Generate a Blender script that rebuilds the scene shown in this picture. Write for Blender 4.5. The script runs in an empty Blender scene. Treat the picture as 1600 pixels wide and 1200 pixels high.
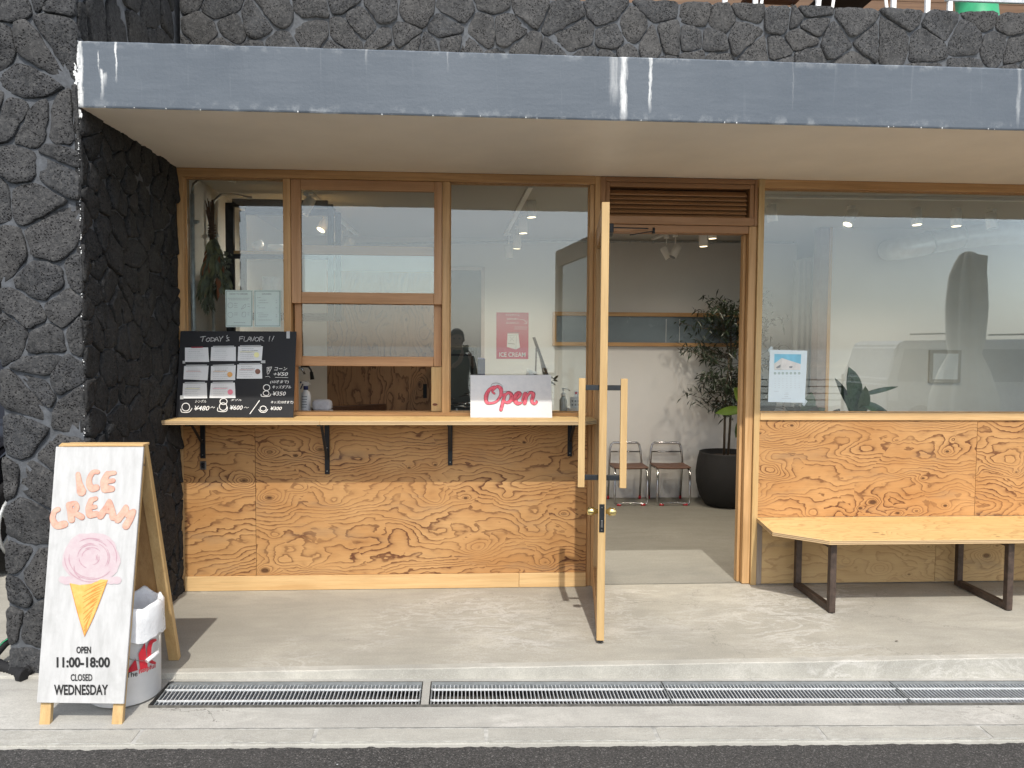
import bpy, bmesh, math, random
from mathutils import Vector, Matrix, noise as mnoise
random.seed(7)
D = bpy.data; S = bpy.context.scene; COL = S.collection
R = math.radians

# ------------------------------------------------------------------ camera
YAW, PIT, ROL, FPX = R(3.449), R(2.792), R(0.393), 1202.0
CAM = Vector((0, -4.72, 1.5))
fw = Vector((math.sin(YAW)*math.cos(PIT), math.cos(YAW)*math.cos(PIT), -math.sin(PIT)))
rt = Vector((math.cos(YAW), -math.sin(YAW), 0)); up = rt.cross(fw)
rt, up = rt*math.cos(ROL)+up*math.sin(ROL), up*math.cos(ROL)-rt*math.sin(ROL)
cd = D.cameras.new('camera'); cam = D.objects.new('camera', cd); COL.objects.link(cam)
cd.sensor_width = 36; cd.lens = 36*FPX/1600; cd.clip_start = 0.05; cd.clip_end = 9000
cam.matrix_world = Matrix(((rt.x, up.x, -fw.x, CAM.x), (rt.y, up.y, -fw.y, CAM.y), (rt.z, up.z, -fw.z, CAM.z), (0, 0, 0, 1)))
S.camera = cam

# ------------------------------------------------------------------ light
SUN_EL = R(52.1)
w = D.worlds.new('World'); S.world = w; w.use_nodes = True
nt = w.node_tree; bg = nt.nodes['Background']
sky = nt.nodes.new('ShaderNodeTexSky'); sky.sky_type = 'NISHITA'; sky.sun_disc = False
sky.sun_elevation = SUN_EL; sky.sun_rotation = math.pi; sky.air_density = 1.0; sky.dust_density = 1.6; sky.ozone_density = 0.8
hz = nt.nodes.new('ShaderNodeHueSaturation'); hz.inputs['Saturation'].default_value = 0.5      # milky seaside sky
nt.links.new(sky.outputs[0], hz.inputs['Color']); nt.links.new(hz.outputs[0], bg.inputs[0]); bg.inputs[1].default_value = 0.15
sl = D.lights.new('sun', 'SUN'); sl.energy = 2.0; sl.angle = R(0.53); sl.color = (1.0, 0.945, 0.86)
so = D.objects.new('sun', sl); COL.objects.link(so)
sd = Vector((0.012, math.cos(SUN_EL), -math.sin(SUN_EL)))          # the way the light travels
so.rotation_euler = sd.to_track_quat('-Z', 'Y').to_euler(); so.location = (0, -20, 25)
S.view_settings.view_transform = 'Standard'; S.view_settings.look = 'None'
S.view_settings.gamma = 1; S.view_settings.use_curve_mapping = False
S.view_settings.exposure = 0.84
S.render.engine = 'CYCLES'
cy = S.cycles; cy.use_denoising = True; cy.max_bounces = 10; cy.diffuse_bounces = 5; cy.glossy_bounces = 4
cy.transparent_max_bounces = 16; cy.caustics_reflective = False; cy.caustics_refractive = False
cy.sample_clamp_indirect = 6
try: cy.denoiser = 'OPENIMAGEDENOISE'; cy.denoising_input_passes = 'RGB_ALBEDO_NORMAL'
except Exception: pass

# ------------------------------------------------------------------ measuring helpers
def ray(px, py): return fw + rt*((px-800)/FPX) + up*((600-py)/FPX)
def P(px, py, x=None, y=None, z=None, pl=None):
    """where the sight line through a point of the survey photo meets a real plane"""
    d = ray(px, py)
    if pl: return CAM + d*((pl[0]-CAM).dot(pl[1])/d.dot(pl[1]))
    i, v = (0, x) if x is not None else (1, y) if y is not None else (2, z)
    return CAM + d*((v-CAM[i])/d[i])
def X(px, py=600, y=0.0): return P(px, py, y=y).x
def Z(py, px=800, y=0.0): return P(px, py, y=y).z

# ------------------------------------------------------------------ object helpers
def link(o): COL.objects.link(o); return o
def tag(o, label=None, cat=None, group=None, kind=None):
    if label: o['label'] = label
    if cat: o['category'] = cat
    if group: o['group'] = group
    if kind: o['kind'] = kind
    return o
def thing(name, label, cat, loc=(0, 0, 0), rz=0, group=None):
    o = link(D.objects.new(name, None)); o.location = loc; o.rotation_euler = (0, 0, rz)
    o.empty_display_size = 0.1
    return tag(o, label, cat, group)
def wloc(o):
    v = Vector((0, 0, 0))
    while o: v += o.location; o = o.parent
    return v
class MB:
    def __init__(s): s.bm = bmesh.new(); s.mi = 0
    def box(s, x0, x1, y0, y1, z0, z1, bev=0):
        v = [s.bm.verts.new((x, y, z)) for x in (x0, x1) for y in (y0, y1) for z in (z0, z1)]
        fs = [s.bm.faces.new([v[i] for i in q]) for q in ((0, 1, 3, 2), (4, 6, 7, 5), (0, 4, 5, 1), (2, 3, 7, 6), (0, 2, 6, 4), (1, 5, 7, 3))]
        for f in fs: f.material_index = s.mi
        if bev:
            es = list({e for f in fs for e in f.edges})
            bmesh.ops.bevel(s.bm, geom=es, offset=bev, segments=1, affect='EDGES')
        return s
    def obox(s, c, ax, ay, az, hx, hy, hz, bev=0):
        """box with its own axes"""
        m = Matrix((ax, ay, az)).transposed(); c = Vector(c)
        v = [s.bm.verts.new(c + m @ Vector((x*hx, y*hy, z*hz))) for x in (-1, 1) for y in (-1, 1) for z in (-1, 1)]
        fs = [s.bm.faces.new([v[i] for i in q]) for q in ((0, 1, 3, 2), (4, 6, 7, 5), (0, 4, 5, 1), (2, 3, 7, 6), (0, 2, 6, 4), (1, 5, 7, 3))]
        for f in fs: f.material_index = s.mi
        if bev: bmesh.ops.bevel(s.bm, geom=list({e for f in fs for e in f.edges}), offset=bev, segments=1, affect='EDGES')
        return s
    def bar(s, a, b, wd, th, upv=(0, 0, 1), bev=0):
        a = Vector(a); b = Vector(b); az = (b-a).normalized(); ay = Vector(upv)
        ay = (ay - az*ay.dot(az)).normalized(); ax = ay.cross(az)
        return s.obox((a+b)/2, ax, ay, az, wd/2, th/2, (b-a).length/2, bev)
    def tube(s, pts, r, n=8, caps=True):
        pts = [Vector(p) for p in pts]; rs = r if isinstance(r, (list, tuple)) else [r]*len(pts)
        rings = []; ref = None
        for i, p in enumerate(pts):
            t = (pts[min(i+1, len(pts)-1)] - pts[max(i-1, 0)]).normalized()
            if ref is None: ref = Vector((0, 0, 1)) if abs(t.z) < .9 else Vector((1, 0, 0))
            u = (ref - t*ref.dot(t)).normalized(); ref = u; v = t.cross(u)
            rings.append([s.bm.verts.new(p + (u*math.cos(a)+v*math.sin(a))*rs[i]) for a in [2*math.pi*k/n for k in range(n)]])
        for a, b in zip(rings, rings[1:]):
            for k in range(n):
                f = s.bm.faces.new((a[k], a[(k+1) % n], b[(k+1) % n], b[k])); f.smooth = True; f.material_index = s.mi
        if caps:
            for rg in (rings[0], rings[-1]):
                try: s.bm.faces.new(rg).material_index = s.mi
                except ValueError: pass
        return s
    def lathe(s, prof, c=(0, 0, 0), n=24, wob=0):
        rings = []
        for r, z in prof:
            rings.append([s.bm.verts.new((c[0]+math.cos(2*math.pi*k/n)*r*(1+wob*math.sin(k*2.7+z*40)), c[1]+math.sin(2*math.pi*k/n)*r*(1+wob*math.sin(k*2.7+z*40)), c[2]+z)) for k in range(n)])
        for a, b in zip(rings, rings[1:]):
            for k in range(n):
                f = s.bm.faces.new((a[k], a[(k+1) % n], b[(k+1) % n], b[k])); f.smooth = True; f.material_index = s.mi
        for rg in (rings[0], rings[-1]):
            try: s.bm.faces.new(rg).material_index = s.mi
            except ValueError: pass
        return s
    def poly(s, pts):
        f = s.bm.faces.new([s.bm.verts.new(p) for p in pts]); f.material_index = s.mi; return f
    def prism(s, pts, d):
        d = Vector(d); a = [s.bm.verts.new(Vector(p)) for p in pts]; b = [s.bm.verts.new(Vector(p)+d) for p in pts]
        n = len(a)
        s.bm.faces.new(a).material_index = s.mi; s.bm.faces.new(b[::-1]).material_index = s.mi
        for i in range(n): s.bm.faces.new((a[i], b[i], b[(i+1) % n], a[(i+1) % n])).material_index = s.mi
        return s
    def leaf(s, base, dr, ln, wd, nrm=(0, 0, 1), droop=.25, n=4, fold=.25):
        """one curved leaf blade with a fold along its middle"""
        base = Vector(base); dr = Vector(dr).normalized(); nrm = Vector(nrm); sd = dr.cross(nrm)
        if sd.length < 1e-3: sd = dr.cross(Vector((1, .3, 0)))
        sd.normalize(); nn = sd.cross(dr).normalized(); prev = None
        for i in range(n+1):
            t = i/n; c = base + dr*ln*t + Vector((0, 0, -1))*droop*ln*t*t
            hw = wd*.5*math.sin(math.pi*min(1, .06+t*.94))**.8 if i < n else 0
            row = [s.bm.verts.new(c - sd*hw + nn*hw*fold), s.bm.verts.new(c), s.bm.verts.new(c + sd*hw + nn*hw*fold)]
            if prev:
                for j in (0, 1):
                    f = s.bm.faces.new((prev[j], prev[j+1], row[j+1], row[j])); f.smooth = True; f.material_index = s.mi
            prev = row
        return s
    def stroke(s, pts, wd, fn, off=0.0, sub=5):
        """a painted stroke: ribbon of varying width with round ends; fn maps flat (u,v,offset) to the surface"""
        n = len(pts); ws = wd if isinstance(wd, (list, tuple)) else [wd]*n
        if len(ws) != n: ws = [ws[min(len(ws)-1, int(i*(len(ws)-1)/max(1, n-1)+.5))] for i in range(n)]
        C = []
        for i in range(n-1):
            p0, p1, p2, p3 = [Vector(pts[max(0, min(n-1, i+k))]) for k in (-1, 0, 1, 2)]
            for j in range(sub):
                t = j/sub
                C.append((.5*((2*p1)+(p2-p0)*t+(2*p0-5*p1+4*p2-p3)*t*t+(3*p1-p0-3*p2+p3)*t**3), ws[i]*(1-t)+ws[i+1]*t))
        C.append((Vector(pts[-1]), ws[-1]))
        L = []; Rr = []
        for i, (c, hw) in enumerate(C):
            t = (C[min(i+1, len(C)-1)][0]-C[max(i-1, 0)][0])
            if t.length < 1e-6: t = Vector((1, 0))
            t.normalize(); nn = Vector((-t.y, t.x)); hw /= 2
            L.append(c+nn*hw); Rr.append(c-nn*hw)
        mk = lambda q: s.bm.verts.new(fn(q.x, q.y, off))
        def cap(i, sg):
            c, hw = C[i]; hw /= 2; t = (C[1][0]-C[0][0]) if i == 0 else (C[-1][0]-C[-2][0]); t = t.normalized()*sg; nn = Vector((-t.y, t.x))
            return [c + nn*hw*math.cos(a) + t*hw*math.sin(a) for a in (math.pi*.25, math.pi*.5, math.pi*.75)]
        vl = [mk(q) for q in L]; vr = [mk(q) for q in Rr]
        for i in range(len(vl)-1):
            try: s.bm.faces.new((vl[i], vl[i+1], vr[i+1], vr[i])).material_index = s.mi
            except ValueError: pass
        e = [mk(q) for q in cap(len(C)-1, 1)]; s.bm.faces.new([vl[-1]]+e+[vr[-1]]).material_index = s.mi
        b = [mk(q) for q in cap(0, -1)]; s.bm.faces.new([vr[0]]+b+[vl[0]]).material_index = s.mi
        return s
    def out(s, name, mat, parent=None, kind=None, label=None, recalc=True, smooth=False):
        me = D.meshes.new(name)
        if recalc: bmesh.ops.recalc_face_normals(s.bm, faces=s.bm.faces)
        if parent is not None:
            v = wloc(parent)
            for q in s.bm.verts: q.co -= v
        s.bm.to_mesh(me); s.bm.free()
        if smooth: me.shade_smooth()
        for m in (mat if isinstance(mat, (list, tuple)) else [mat]): me.materials.append(m)
        o = link(D.objects.new(name, me))
        if parent is not None: o.parent = parent
        if kind: o['kind'] = kind
        if label: o['label'] = label
        return o
def copy_tree(o, parent=None):
    c = o.copy(); COL.objects.link(c); c.parent = parent
    for ch in [x for x in o.children]: copy_tree(ch, c)
    return c

# ------------------------------------------------------------------ shader helpers
class Mat:
    def __init__(s, name, rough=.6, spec=.5, metal=0):
        s.m = D.materials.new(name); s.m.use_nodes = True; s.t = s.m.node_tree
        s.b = s.t.nodes['Principled BSDF']; s.b.inputs['Roughness'].default_value = rough
        s.b.inputs['Specular IOR Level'].default_value = spec; s.b.inputs['Metallic'].default_value = metal
        s.tc = s.t.nodes.new('ShaderNodeTexCoord')
    def n(s, k): return s.t.nodes.new(k)
    def put(s, sock, v):
        if hasattr(v, 'is_output'): s.t.links.new(v, sock)
        elif isinstance(v, (tuple, list)) and sock.type == 'RGBA': sock.default_value = tuple(v[:3])+(1,)
        elif sock.type == 'RGBA': sock.default_value = (v, v, v, 1)
        else: sock.default_value = v
    def obj(s): return s.tc.outputs['Object']
    def rnd(s):
        o = s.n('ShaderNodeObjectInfo'); return o.outputs['Random']
    def ma(s, op, a, b=0.0, c=0.0, clamp=False):
        q = s.n('ShaderNodeMath'); q.operation = op; q.use_clamp = clamp
        s.put(q.inputs[0], a); s.put(q.inputs[1], b); s.put(q.inputs[2], c); return q.outputs[0]
    def vm(s, op, a, b):
        q = s.n('ShaderNodeVectorMath'); q.operation = op; s.put(q.inputs[0], a); s.put(q.inputs[1], b); return q.outputs[0]
    def mp(s, v, sc=(1, 1, 1), loc=(0, 0, 0), rot=(0, 0, 0)):
        q = s.n('ShaderNodeMapping'); s.put(q.inputs[0], v); q.inputs[1].default_value = loc; q.inputs[2].default_value = rot; q.inputs[3].default_value = sc; return q.outputs[0]
    def sep(s, v):
        q = s.n('ShaderNodeSeparateXYZ'); s.put(q.inputs[0], v); return q.outputs
    def comb(s, x, y, z):
        q = s.n('ShaderNodeCombineXYZ'); s.put(q.inputs[0], x); s.put(q.inputs[1], y); s.put(q.inputs[2], z); return q.outputs[0]
    def noise(s, v, sc, det=4, ro=.55, dist=0, col=False):
        q = s.n('ShaderNodeTexNoise'); s.put(q.inputs['Vector'], v); q.inputs['Scale'].default_value = sc
        q.inputs['Detail'].default_value = det; q.inputs['Roughness'].default_value = ro; q.inputs['Distortion'].default_value = dist
        return q.outputs[1 if col else 0]
    def vor(s, v, sc, feat='F1', rand=1.0):
        q = s.n('ShaderNodeTexVoronoi'); q.feature = feat; s.put(q.inputs['Vector'], v); q.inputs['Scale'].default_value = sc
        q.inputs['Randomness'].default_value = rand; return q.outputs
    def rg(s, v, a, b, c=0.0, d=1.0):
        q = s.n('ShaderNodeMapRange'); s.put(q.inputs[0], v); q.inputs[1].default_value = a; q.inputs[2].default_value = b
        q.inputs[3].default_value = c; q.inputs[4].default_value = d; return q.outputs[0]
    def ramp(s, v, *st):
        q = s.n('ShaderNodeValToRGB'); s.put(q.inputs[0], v); e = q.color_ramp.elements
        while len(e) < len(st): e.new(.5)
        for i, (p, c) in enumerate(st): e[i].position = p; e[i].color = tuple(c)+(1,) if isinstance(c, (tuple, list)) else (c, c, c, 1)
        return q.outputs[0]
    def mix(s, f, a, b, mode='MIX'):
        q = s.n('ShaderNodeMix'); q.data_type = 'RGBA'; q.blend_type = mode
        s.put(q.inputs[0], f); s.put(q.inputs[6], a); s.put(q.inputs[7], b); return q.outputs[2]
    def col(s, v): s.put(s.b.inputs['Base Color'], v); return s
    def ro(s, v): s.put(s.b.inputs['Roughness'], v); return s
    def bump(s, h, st=.3, dist=.01):
        q = s.n('ShaderNodeBump'); s.put(q.inputs['Height'], h); q.inputs['Strength'].default_value = st; q.inputs['Distance'].default_value = dist
        s.t.links.new(q.outputs[0], s.b.inputs['Normal']); return s

def plain(name, c, rough=.6, metal=0, var=.12, sc=18, bump=.0):
    M = Mat(name, rough, .5, metal); v = M.noise(M.obj(), sc, 5, .6)
    a = tuple(x*(1-var) for x in c); b = tuple(min(1, x*(1+var)) for x in c)
    M.col(M.ramp(v, (.3, a), (.7, b))); M.ro(M.rg(v, .3, .7, max(.03, rough-.07), min(1, rough+.07)))
    if bump: M.bump(M.noise(M.obj(), sc*6, 4), bump, .004)
    return M.m

def plywood(name, light, mid, dark, lines=13.0, seed=0., bright=1.0, soft=False, ax='xz', amp=5.2, knots=2.2, stain=.35):
    """rotary-cut softwood plywood: growth lines drawn as contours that bend round knots"""
    M = Mat(name, .55, .35); r = M.rnd(); o = M.sep(M.obj())
    ox = M.ma('ADD', o[0 if ax[0] == 'x' else 2], M.ma('MULTIPLY', r, 37.0)); oz = M.ma('ADD', o[2 if ax[1] == 'z' else (1 if ax[1] == 'y' else 0)], seed+M_ZERO)
    p = M.comb(ox, oz, M.ma('MULTIPLY', r, 9.0))
    warp = M.noise(M.mp(p, (1.5, 3.6, 1)), 1.5, 1, .45, .25)
    mid_ = M.noise(M.mp(p, (4.5, 9, 1)), 1.4, 2, .5, .2)
    fine = M.noise(M.mp(p, (10.0, 30, 1)), 2.0, 2, .6, 0)
    fld = M.ma('MULTIPLY', oz, lines)
    fld = M.ma('ADD', fld, M.ma('MULTIPLY', warp, M.ma('MULTIPLY', M.rg(r, 0, 1, .55, 1.25), amp*1.5)))
    fld = M.ma('ADD', fld, M.ma('MULTIPLY', mid_, amp*.42))
    fld = M.ma('ADD', fld, M.ma('MULTIPLY', fine, .55))
    big = M.noise(M.mp(p, (.6, 1.2, 1)), 1.3, 1, .5); fld = M.ma('ADD', fld, M.ma('MULTIPLY', big, amp*2.2))
    dots = None
    for sc, mw, off in ((1.0, knots, (0, 0, 0)), (1.9, knots*.55, (3.3, 1.7, 0))):
        kv = M.vor(M.mp(p, (3.0*sc, 5.2*sc, 0), off), 1.0)
        dd = M.ma('ADD', kv['Distance'], M.ma('MULTIPLY', M.ma('SUBTRACT', M.noise(p, 14, 2), .5), .05))
        msk = M.rg(M.sep(kv['Color'])[0],   .36, .44)
        g = M.ma('EXPONENT', M.ma('MULTIPLY', dd, -5.5))
        fld = M.ma('ADD', fld, M.ma('MULTIPLY', M.ma('MULTIPLY', g, msk), mw*3.0))
        kd = M.ma('MULTIPLY', M.rg(dd, .055, .10, 1, 0), msk); dots = kd if dots is None else M.ma('MAXIMUM', dots, kd)
    fr = M.ma('FRACT', fld)
    st = M.rg(M.noise(M.mp(p, (1, 2.2, 1)), 2.4, 3), .34, .62, .38, 1.0)
    line = M.ramp(fr, (0, .6), (.05, .0), (.45, .05), (.76, .30), (.88, .95), (1.0, 1.0))
    if soft: line = M.ma('MULTIPLY', line, .55)
    line = M.ma('MULTIPLY', line, st)
    fib = M.noise(M.mp(p, (7, 230, 1)), 1.0, 4, .7); blot = M.noise(M.mp(p, (1.4, 3.4, 1)), 1.5, 5, .6)
    base = M.mix(M.rg(blot, .32, .68), light, mid)
    base = M.mix(M.rg(fib, .3, .75, 0, .45), base, tuple(c*.78 for c in mid))
    c = M.mix(line, base, dark)
    c = M.mix(M.ma('MULTIPLY', dots, .85), c, (dark[0]*.45, dark[1]*.4, dark[2]*.4))
    gr = M.rg(M.noise(M.mp(p, (1.2, 5, 1)), 2.1, 5, .62), .56, .78, 0, stain)      # weathered grey patches
    c = M.mix(gr, c, (.19, .155, .115))
    M.col(M.mix(1.0, c, (bright, bright, bright), 'MULTIPLY'))
    M.ro(M.rg(fib, .2, .8, .5, .72)); M.bump(M.ma('SUBTRACT', M.ma('MULTIPLY', fib, .4), M.ma('MULTIPLY', line, .5)), .22, .003)
    return M.m
M_ZERO = 0.0

def timber(name, light, dark, ax=2, rough=.5, k=1.0):
    """solid planed wood with straight grain along one axis"""
    M = Mat(name, rough, .4); r = M.rnd(); sc = [34, 34, 34]; sc[ax] = 1.3
    p = M.vm('ADD', M.obj(), M.comb(M.ma('MULTIPLY', r, 7.), M.ma('MULTIPLY', r, 3.), M.ma('MULTIPLY', r, 11.)))
    g = M.noise(M.mp(p, sc), 1.0*k, 5, .62, .6); sc2 = [260, 260, 260]; sc2[ax] = 6
    f = M.noise(M.mp(p, sc2), 1.0, 3, .7); b = M.noise(p, 2.0, 4)
    c = M.mix(M.rg(g, .36, .66), light, dark)
    c = M.mix(M.rg(f, .5, .78, 0, .5), c, tuple(x*.5 for x in dark))
    c = M.mix(M.rg(b, .35, .7, 0, .35), c, tuple(x*.7 for x in dark))
    M.col(c); M.ro(M.rg(g, .3, .7, rough-.08, rough+.1)); M.bump(f, .12, .002)
    return M.m

def concrete(name, base, var=.25, bloom=.5, sc=1.0, rough=.85, crack=0):
    M = Mat(name, rough, .3); p = M.obj()
    a = M.noise(p, .9*sc, 8, .62, .4); b = M.noise(M.mp(p, (1, 3.2, 1)), 2.6*sc, 8, .68, .8); f = M.noise(p, 90*sc, 4, .7); f2 = M.noise(p, 420, 2, .5)
    c = M.mix(M.rg(a, .33, .66), tuple(x*(1-var) for x in base), tuple(x*(1+var*.55) for x in base))
    c = M.mix(M.rg(b, .42, .62, 0, .5), c, tuple(x*(1-var*1.2) for x in base))
    rid = M.ma('ABSOLUTE', M.ma('SUBTRACT', M.noise(M.mp(p, (.8, 1.7, 1)), 3.1*sc, 9, .7, 1.2), .5))
    patch = M.rg(M.noise(p, .75*sc, 4, .6), .5, .62)
    wh = M.ma('MULTIPLY', M.rg(rid, .0, .035, 1, 0), patch); wh2 = M.ma('MULTIPLY', M.rg(M.noise(M.mp(p, (.7, 1.9, 1)), 4.5*sc, 10, .75, .9), .53, .60), patch)
    dkp = M.ma('MULTIPLY', M.rg(M.noise(M.vm('ADD', p, (5.0, 3.0, 0.0)), .9*sc, 7, .66, .5), .50, .62), .30); c = M.mix(dkp, c, tuple(x*.62 for x in base))
    c = M.mix(M.ma('MULTIPLY', M.ma('MAXIMUM', wh, wh2), bloom), c, (.62, .60, .56))
    c = M.mix(M.rg(f, .38, .72, 0, .55), c, tuple(x*.62 for x in base)); c = M.mix(M.rg(M.noise(p, 210, 3, .8), .5, .75, 0, .5), c, tuple(min(.8, x*1.5) for x in base))
    sp = M.vor(p, 60*sc)['Distance']; c = M.mix(M.rg(sp, .05, .12, .35, 0), c, tuple(x*.45 for x in base))
    if crack:
        dp = M.vm('ADD', M.mp(p, (1, 1.6, 1)), M.vm('MULTIPLY', M.vm('SUBTRACT', M.noise(p, 7, 5, .7, 0, True), (.5, .5, .5)), (.34, .34, .34)))
        ed = M.vor(dp, 1.15, 'DISTANCE_TO_EDGE')['Distance']; ck = M.ma('MULTIPLY', M.rg(ed, .0015, .0045, 1, 0), M.rg(M.noise(p, 1.1, 2), .52, .58))
        c = M.mix(M.ma('MULTIPLY', ck, crack), c, tuple(x*.28 for x in base))
    M.col(c); M.ro(M.rg(b, .3, .7, rough-.12, rough+.08)); M.bump(M.ma('ADD', M.ma('MULTIPLY', a, .6), M.ma('ADD', M.ma('MULTIPLY', f, .25), M.ma('MULTIPLY', f2, .12))), .25, .008)
    return M.m

# ------------------------------------------------------------------ materials
larch = plywood('larch_plywood', (.56, .325, .135), (.44, .22, .076), (.115, .040, .016), lines=25, amp=6.5, knots=2.6)
larch_soft = plywood('larch_plywood_aged', (.58, .41, .205), (.47, .31, .14), (.24, .13, .055), lines=13, soft=True, knots=2.6, stain=.5)
ply_top = plywood('varnished_plywood_top', (.74, .52, .24), (.66, .44, .185), (.38, .20, .075), lines=6, soft=True, ax='xy', knots=1.6, stain=.10)
ply_in = plywood('interior_plywood', (.36, .19, .085), (.28, .135, .055), (.10, .04, .014), lines=14, ax='zx', knots=2.2, stain=.1)
def plyedge():
    M = Mat('plywood_edge', .6); z = M.sep(M.obj())[2]
    fr = M.ma('FRACT', M.ma('MULTIPLY', z, 115.0)); l = M.ramp(fr, (0, 0), (.5, 0), (.62, 1), (.9, .8), (1, 0))
    n = M.noise(M.mp(M.obj(), (6, 6, 120)), 1, 4); M.col(M.mix(l, M.mix(n, (.66, .49, .28), (.50, .35, .18)), (.15, .075, .035))); return M.m
ply_edge = plyedge()
oak_v = timber('frame_wood_upright', (.64, .40, .190), (.46, .26, .105), 2)
oak_h = timber('frame_wood_level', (.62, .375, .172), (.45, .245, .098), 0)
oak_y = timber('frame_wood_deep', (.62, .375, .172), (.45, .245, .098), 1)
sash_v = timber('sash_wood_upright', (.54, .31, .155), (.42, .22, .10), 2)
sash_h = timber('sash_wood_level', (.54, .31, .155), (.42, .22, .10), 0)
pale_v = timber('pale_wood_upright', (.60, .42, .20), (.50, .32, .135), 2)
pale_h = timber('pale_wood_level', (.72, .50, .25), (.60, .37, .16), 0)
grey_wood = timber('weathered_grey_wood', (.36, .31, .26), (.25, .20, .16), 2, .8)

def lava(name, k=1.0):
    M = Mat(name, .92, .25); r = M.rnd(); p = M.vm('ADD', M.obj(), M.comb(0, 0, M.ma('MULTIPLY', r, 5.)))
    a = M.noise(p, 8, 6, .7); f = M.noise(p, 55, 6, .8); v = M.vor(M.vm('ADD', p, M.mp(M.noise(p, 40, 2, col=True), (.02, .02, .02))), 95)['Distance']
    v2 = M.vor(p, 42)['Distance']
    pit = M.ma('MAXIMUM', M.ma('MULTIPLY', M.rg(v, .20, .40, 1, 0), M.rg(M.noise(p, 10, 3), .36, .55)), M.ma('MULTIPLY', M.rg(v2, .14, .22, 1, 0), M.rg(M.noise(p, 9, 3), .48, .56)))
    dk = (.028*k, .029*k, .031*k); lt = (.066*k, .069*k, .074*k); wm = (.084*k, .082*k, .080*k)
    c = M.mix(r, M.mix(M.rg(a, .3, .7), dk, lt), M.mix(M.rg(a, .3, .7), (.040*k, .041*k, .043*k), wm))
    c = M.mix(M.rg(f, .47, .68, 0, .6), c, (.165*k, .163*k, .158*k)); c = M.mix(M.ma('MULTIPLY', pit, .9), c, (.006, .006, .006))
    M.col(c); M.bump(M.ma('SUBTRACT', M.ma('ADD', M.ma('MULTIPLY', f, .6), a), pit), .65, .012); return M.m
lava_m = lava('black_lava_stone', .88); lava_shaded = lava('black_lava_stone_shaded', .5)  # second copy is the same stone darkened, shade of the side put into its colour
mortar = plain('dark_mortar', (.085, .092, .102), .9, var=.35, sc=30, bump=.5)
mortar_l = plain('light_mortar', (.36, .355, .33), .9, var=.35, sc=25, bump=.5)

def fascia_mat():
    M = Mat('painted_fascia', .6, .35); o = M.obj(); s_ = M.sep(o); x, z = s_[0], s_[2]
    a = M.noise(o, 1.6, 7, .6); b = M.noise(M.mp(o, (2, 1, 14)), 3, 5, .6)
    c = M.mix(M.rg(a, .3, .7), (.082, .100, .122), (.110, .130, .153)); c = M.mix(M.rg(b, .45, .75, 0, .35), c, (.135, .155, .18))
    stk = M.noise(M.mp(o, (26, 1, 1.1)), 1.0, 4, .7); c = M.mix(M.ma('MULTIPLY', M.rg(stk, .60, .78, 0, .40), M.rg(z, 2.55, 2.83, .15, 1)), c, (.30, .325, .345))
    # scuffed white lower and upper edge
    ed = M.ma('MULTIPLY', M.rg(M.noise(o, 14, 6, .7), .50, .62), M.ma('MAXIMUM', M.rg(z, 2.548, 2.59, 1, 0), M.rg(z, 2.80, 2.835, 0, 1)))
    c = M.mix(M.ma('MULTIPLY', ed, .42), c, (.36, .38, .39))
    wob = M.ma('MULTIPLY', M.ma('SUBTRACT', M.noise(M.mp(o, (1.6, 1, .5)), 22, 5, .75), .5), .030)
    xx = M.ma('ADD', x, wob)
    tot = None
    for px, w_, z0, z1, st in ((974, .020, 2.52, 2.85, 1.0), (1016, .009, 2.58, 2.85, .75), (160, .009, 2.58, 2.72, 1.0), (163, .014, 2.63, 2.70, 1.0), (156, .003, 2.68, 2.80, .7), (182, .006, 2.65, 2.84, .9), (126, .016, 2.5, 2.86, 1.0), (960, .03, 2.60, 2.86, .35), (1592, .012, 2.55, 2.85, .3), (700, .006, 2.74, 2.85, .25), (1238, .004, 2.6, 2.85, .15), (572, .008, 2.76, 2.85, .3)):
        x0 = X(px, 140, -1.15)
        d = M.ma('ABSOLUTE', M.ma('SUBTRACT', xx, x0)); m1 = M.rg(d, w_*.35, w_, st, 0)
        zn = M.ma('ADD', z, M.ma('MULTIPLY', wob, 2.0)); m2 = M.rg(zn, z0, z0+.09, 0, 1); m3 = M.rg(zn, z1-.01, z1, 1, 0)
        m = M.ma('MULTIPLY', m1, M.ma('MULTIPLY', m2, m3)); tot = m if tot is None else M.ma('MAXIMUM', tot, m)
    tot = M.ma('MULTIPLY', tot, M.rg(M.noise(M.mp(o, (60, 1, 6)), 1, 5, .75), .32, .55, .25, 1)); c = M.mix(tot, c, (.72, .73, .72)); M.col(c)
    M.bump(M.ma('ADD', M.ma('MULTIPLY', b, .5), M.noise(o, 70, 4, .6)), .22, .006); return M.m
fascia_m = fascia_mat()
soffit_m = plain('soffit_paint', (.89, .85, .77), .8, var=.05, sc=2.2, bump=.15)
slab_m = concrete('trowelled_concrete', (.385, .365, .31), .26, .6, crack=.5)
apron_m = concrete('apron_concrete', (.415, .405, .37), .26, .5, 1.6, crack=.8)
kerb_m = concrete('kerb_concrete', (.385, .375, .335), .22, .3, 2.2)
edge_m = concrete('slab_edge_concrete', (.44, .425, .375), .28, .7, 2.0)
floor_m = concrete('shop_floor_concrete', (.25, .242, .21), .14, .12, .8, .62)
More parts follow.
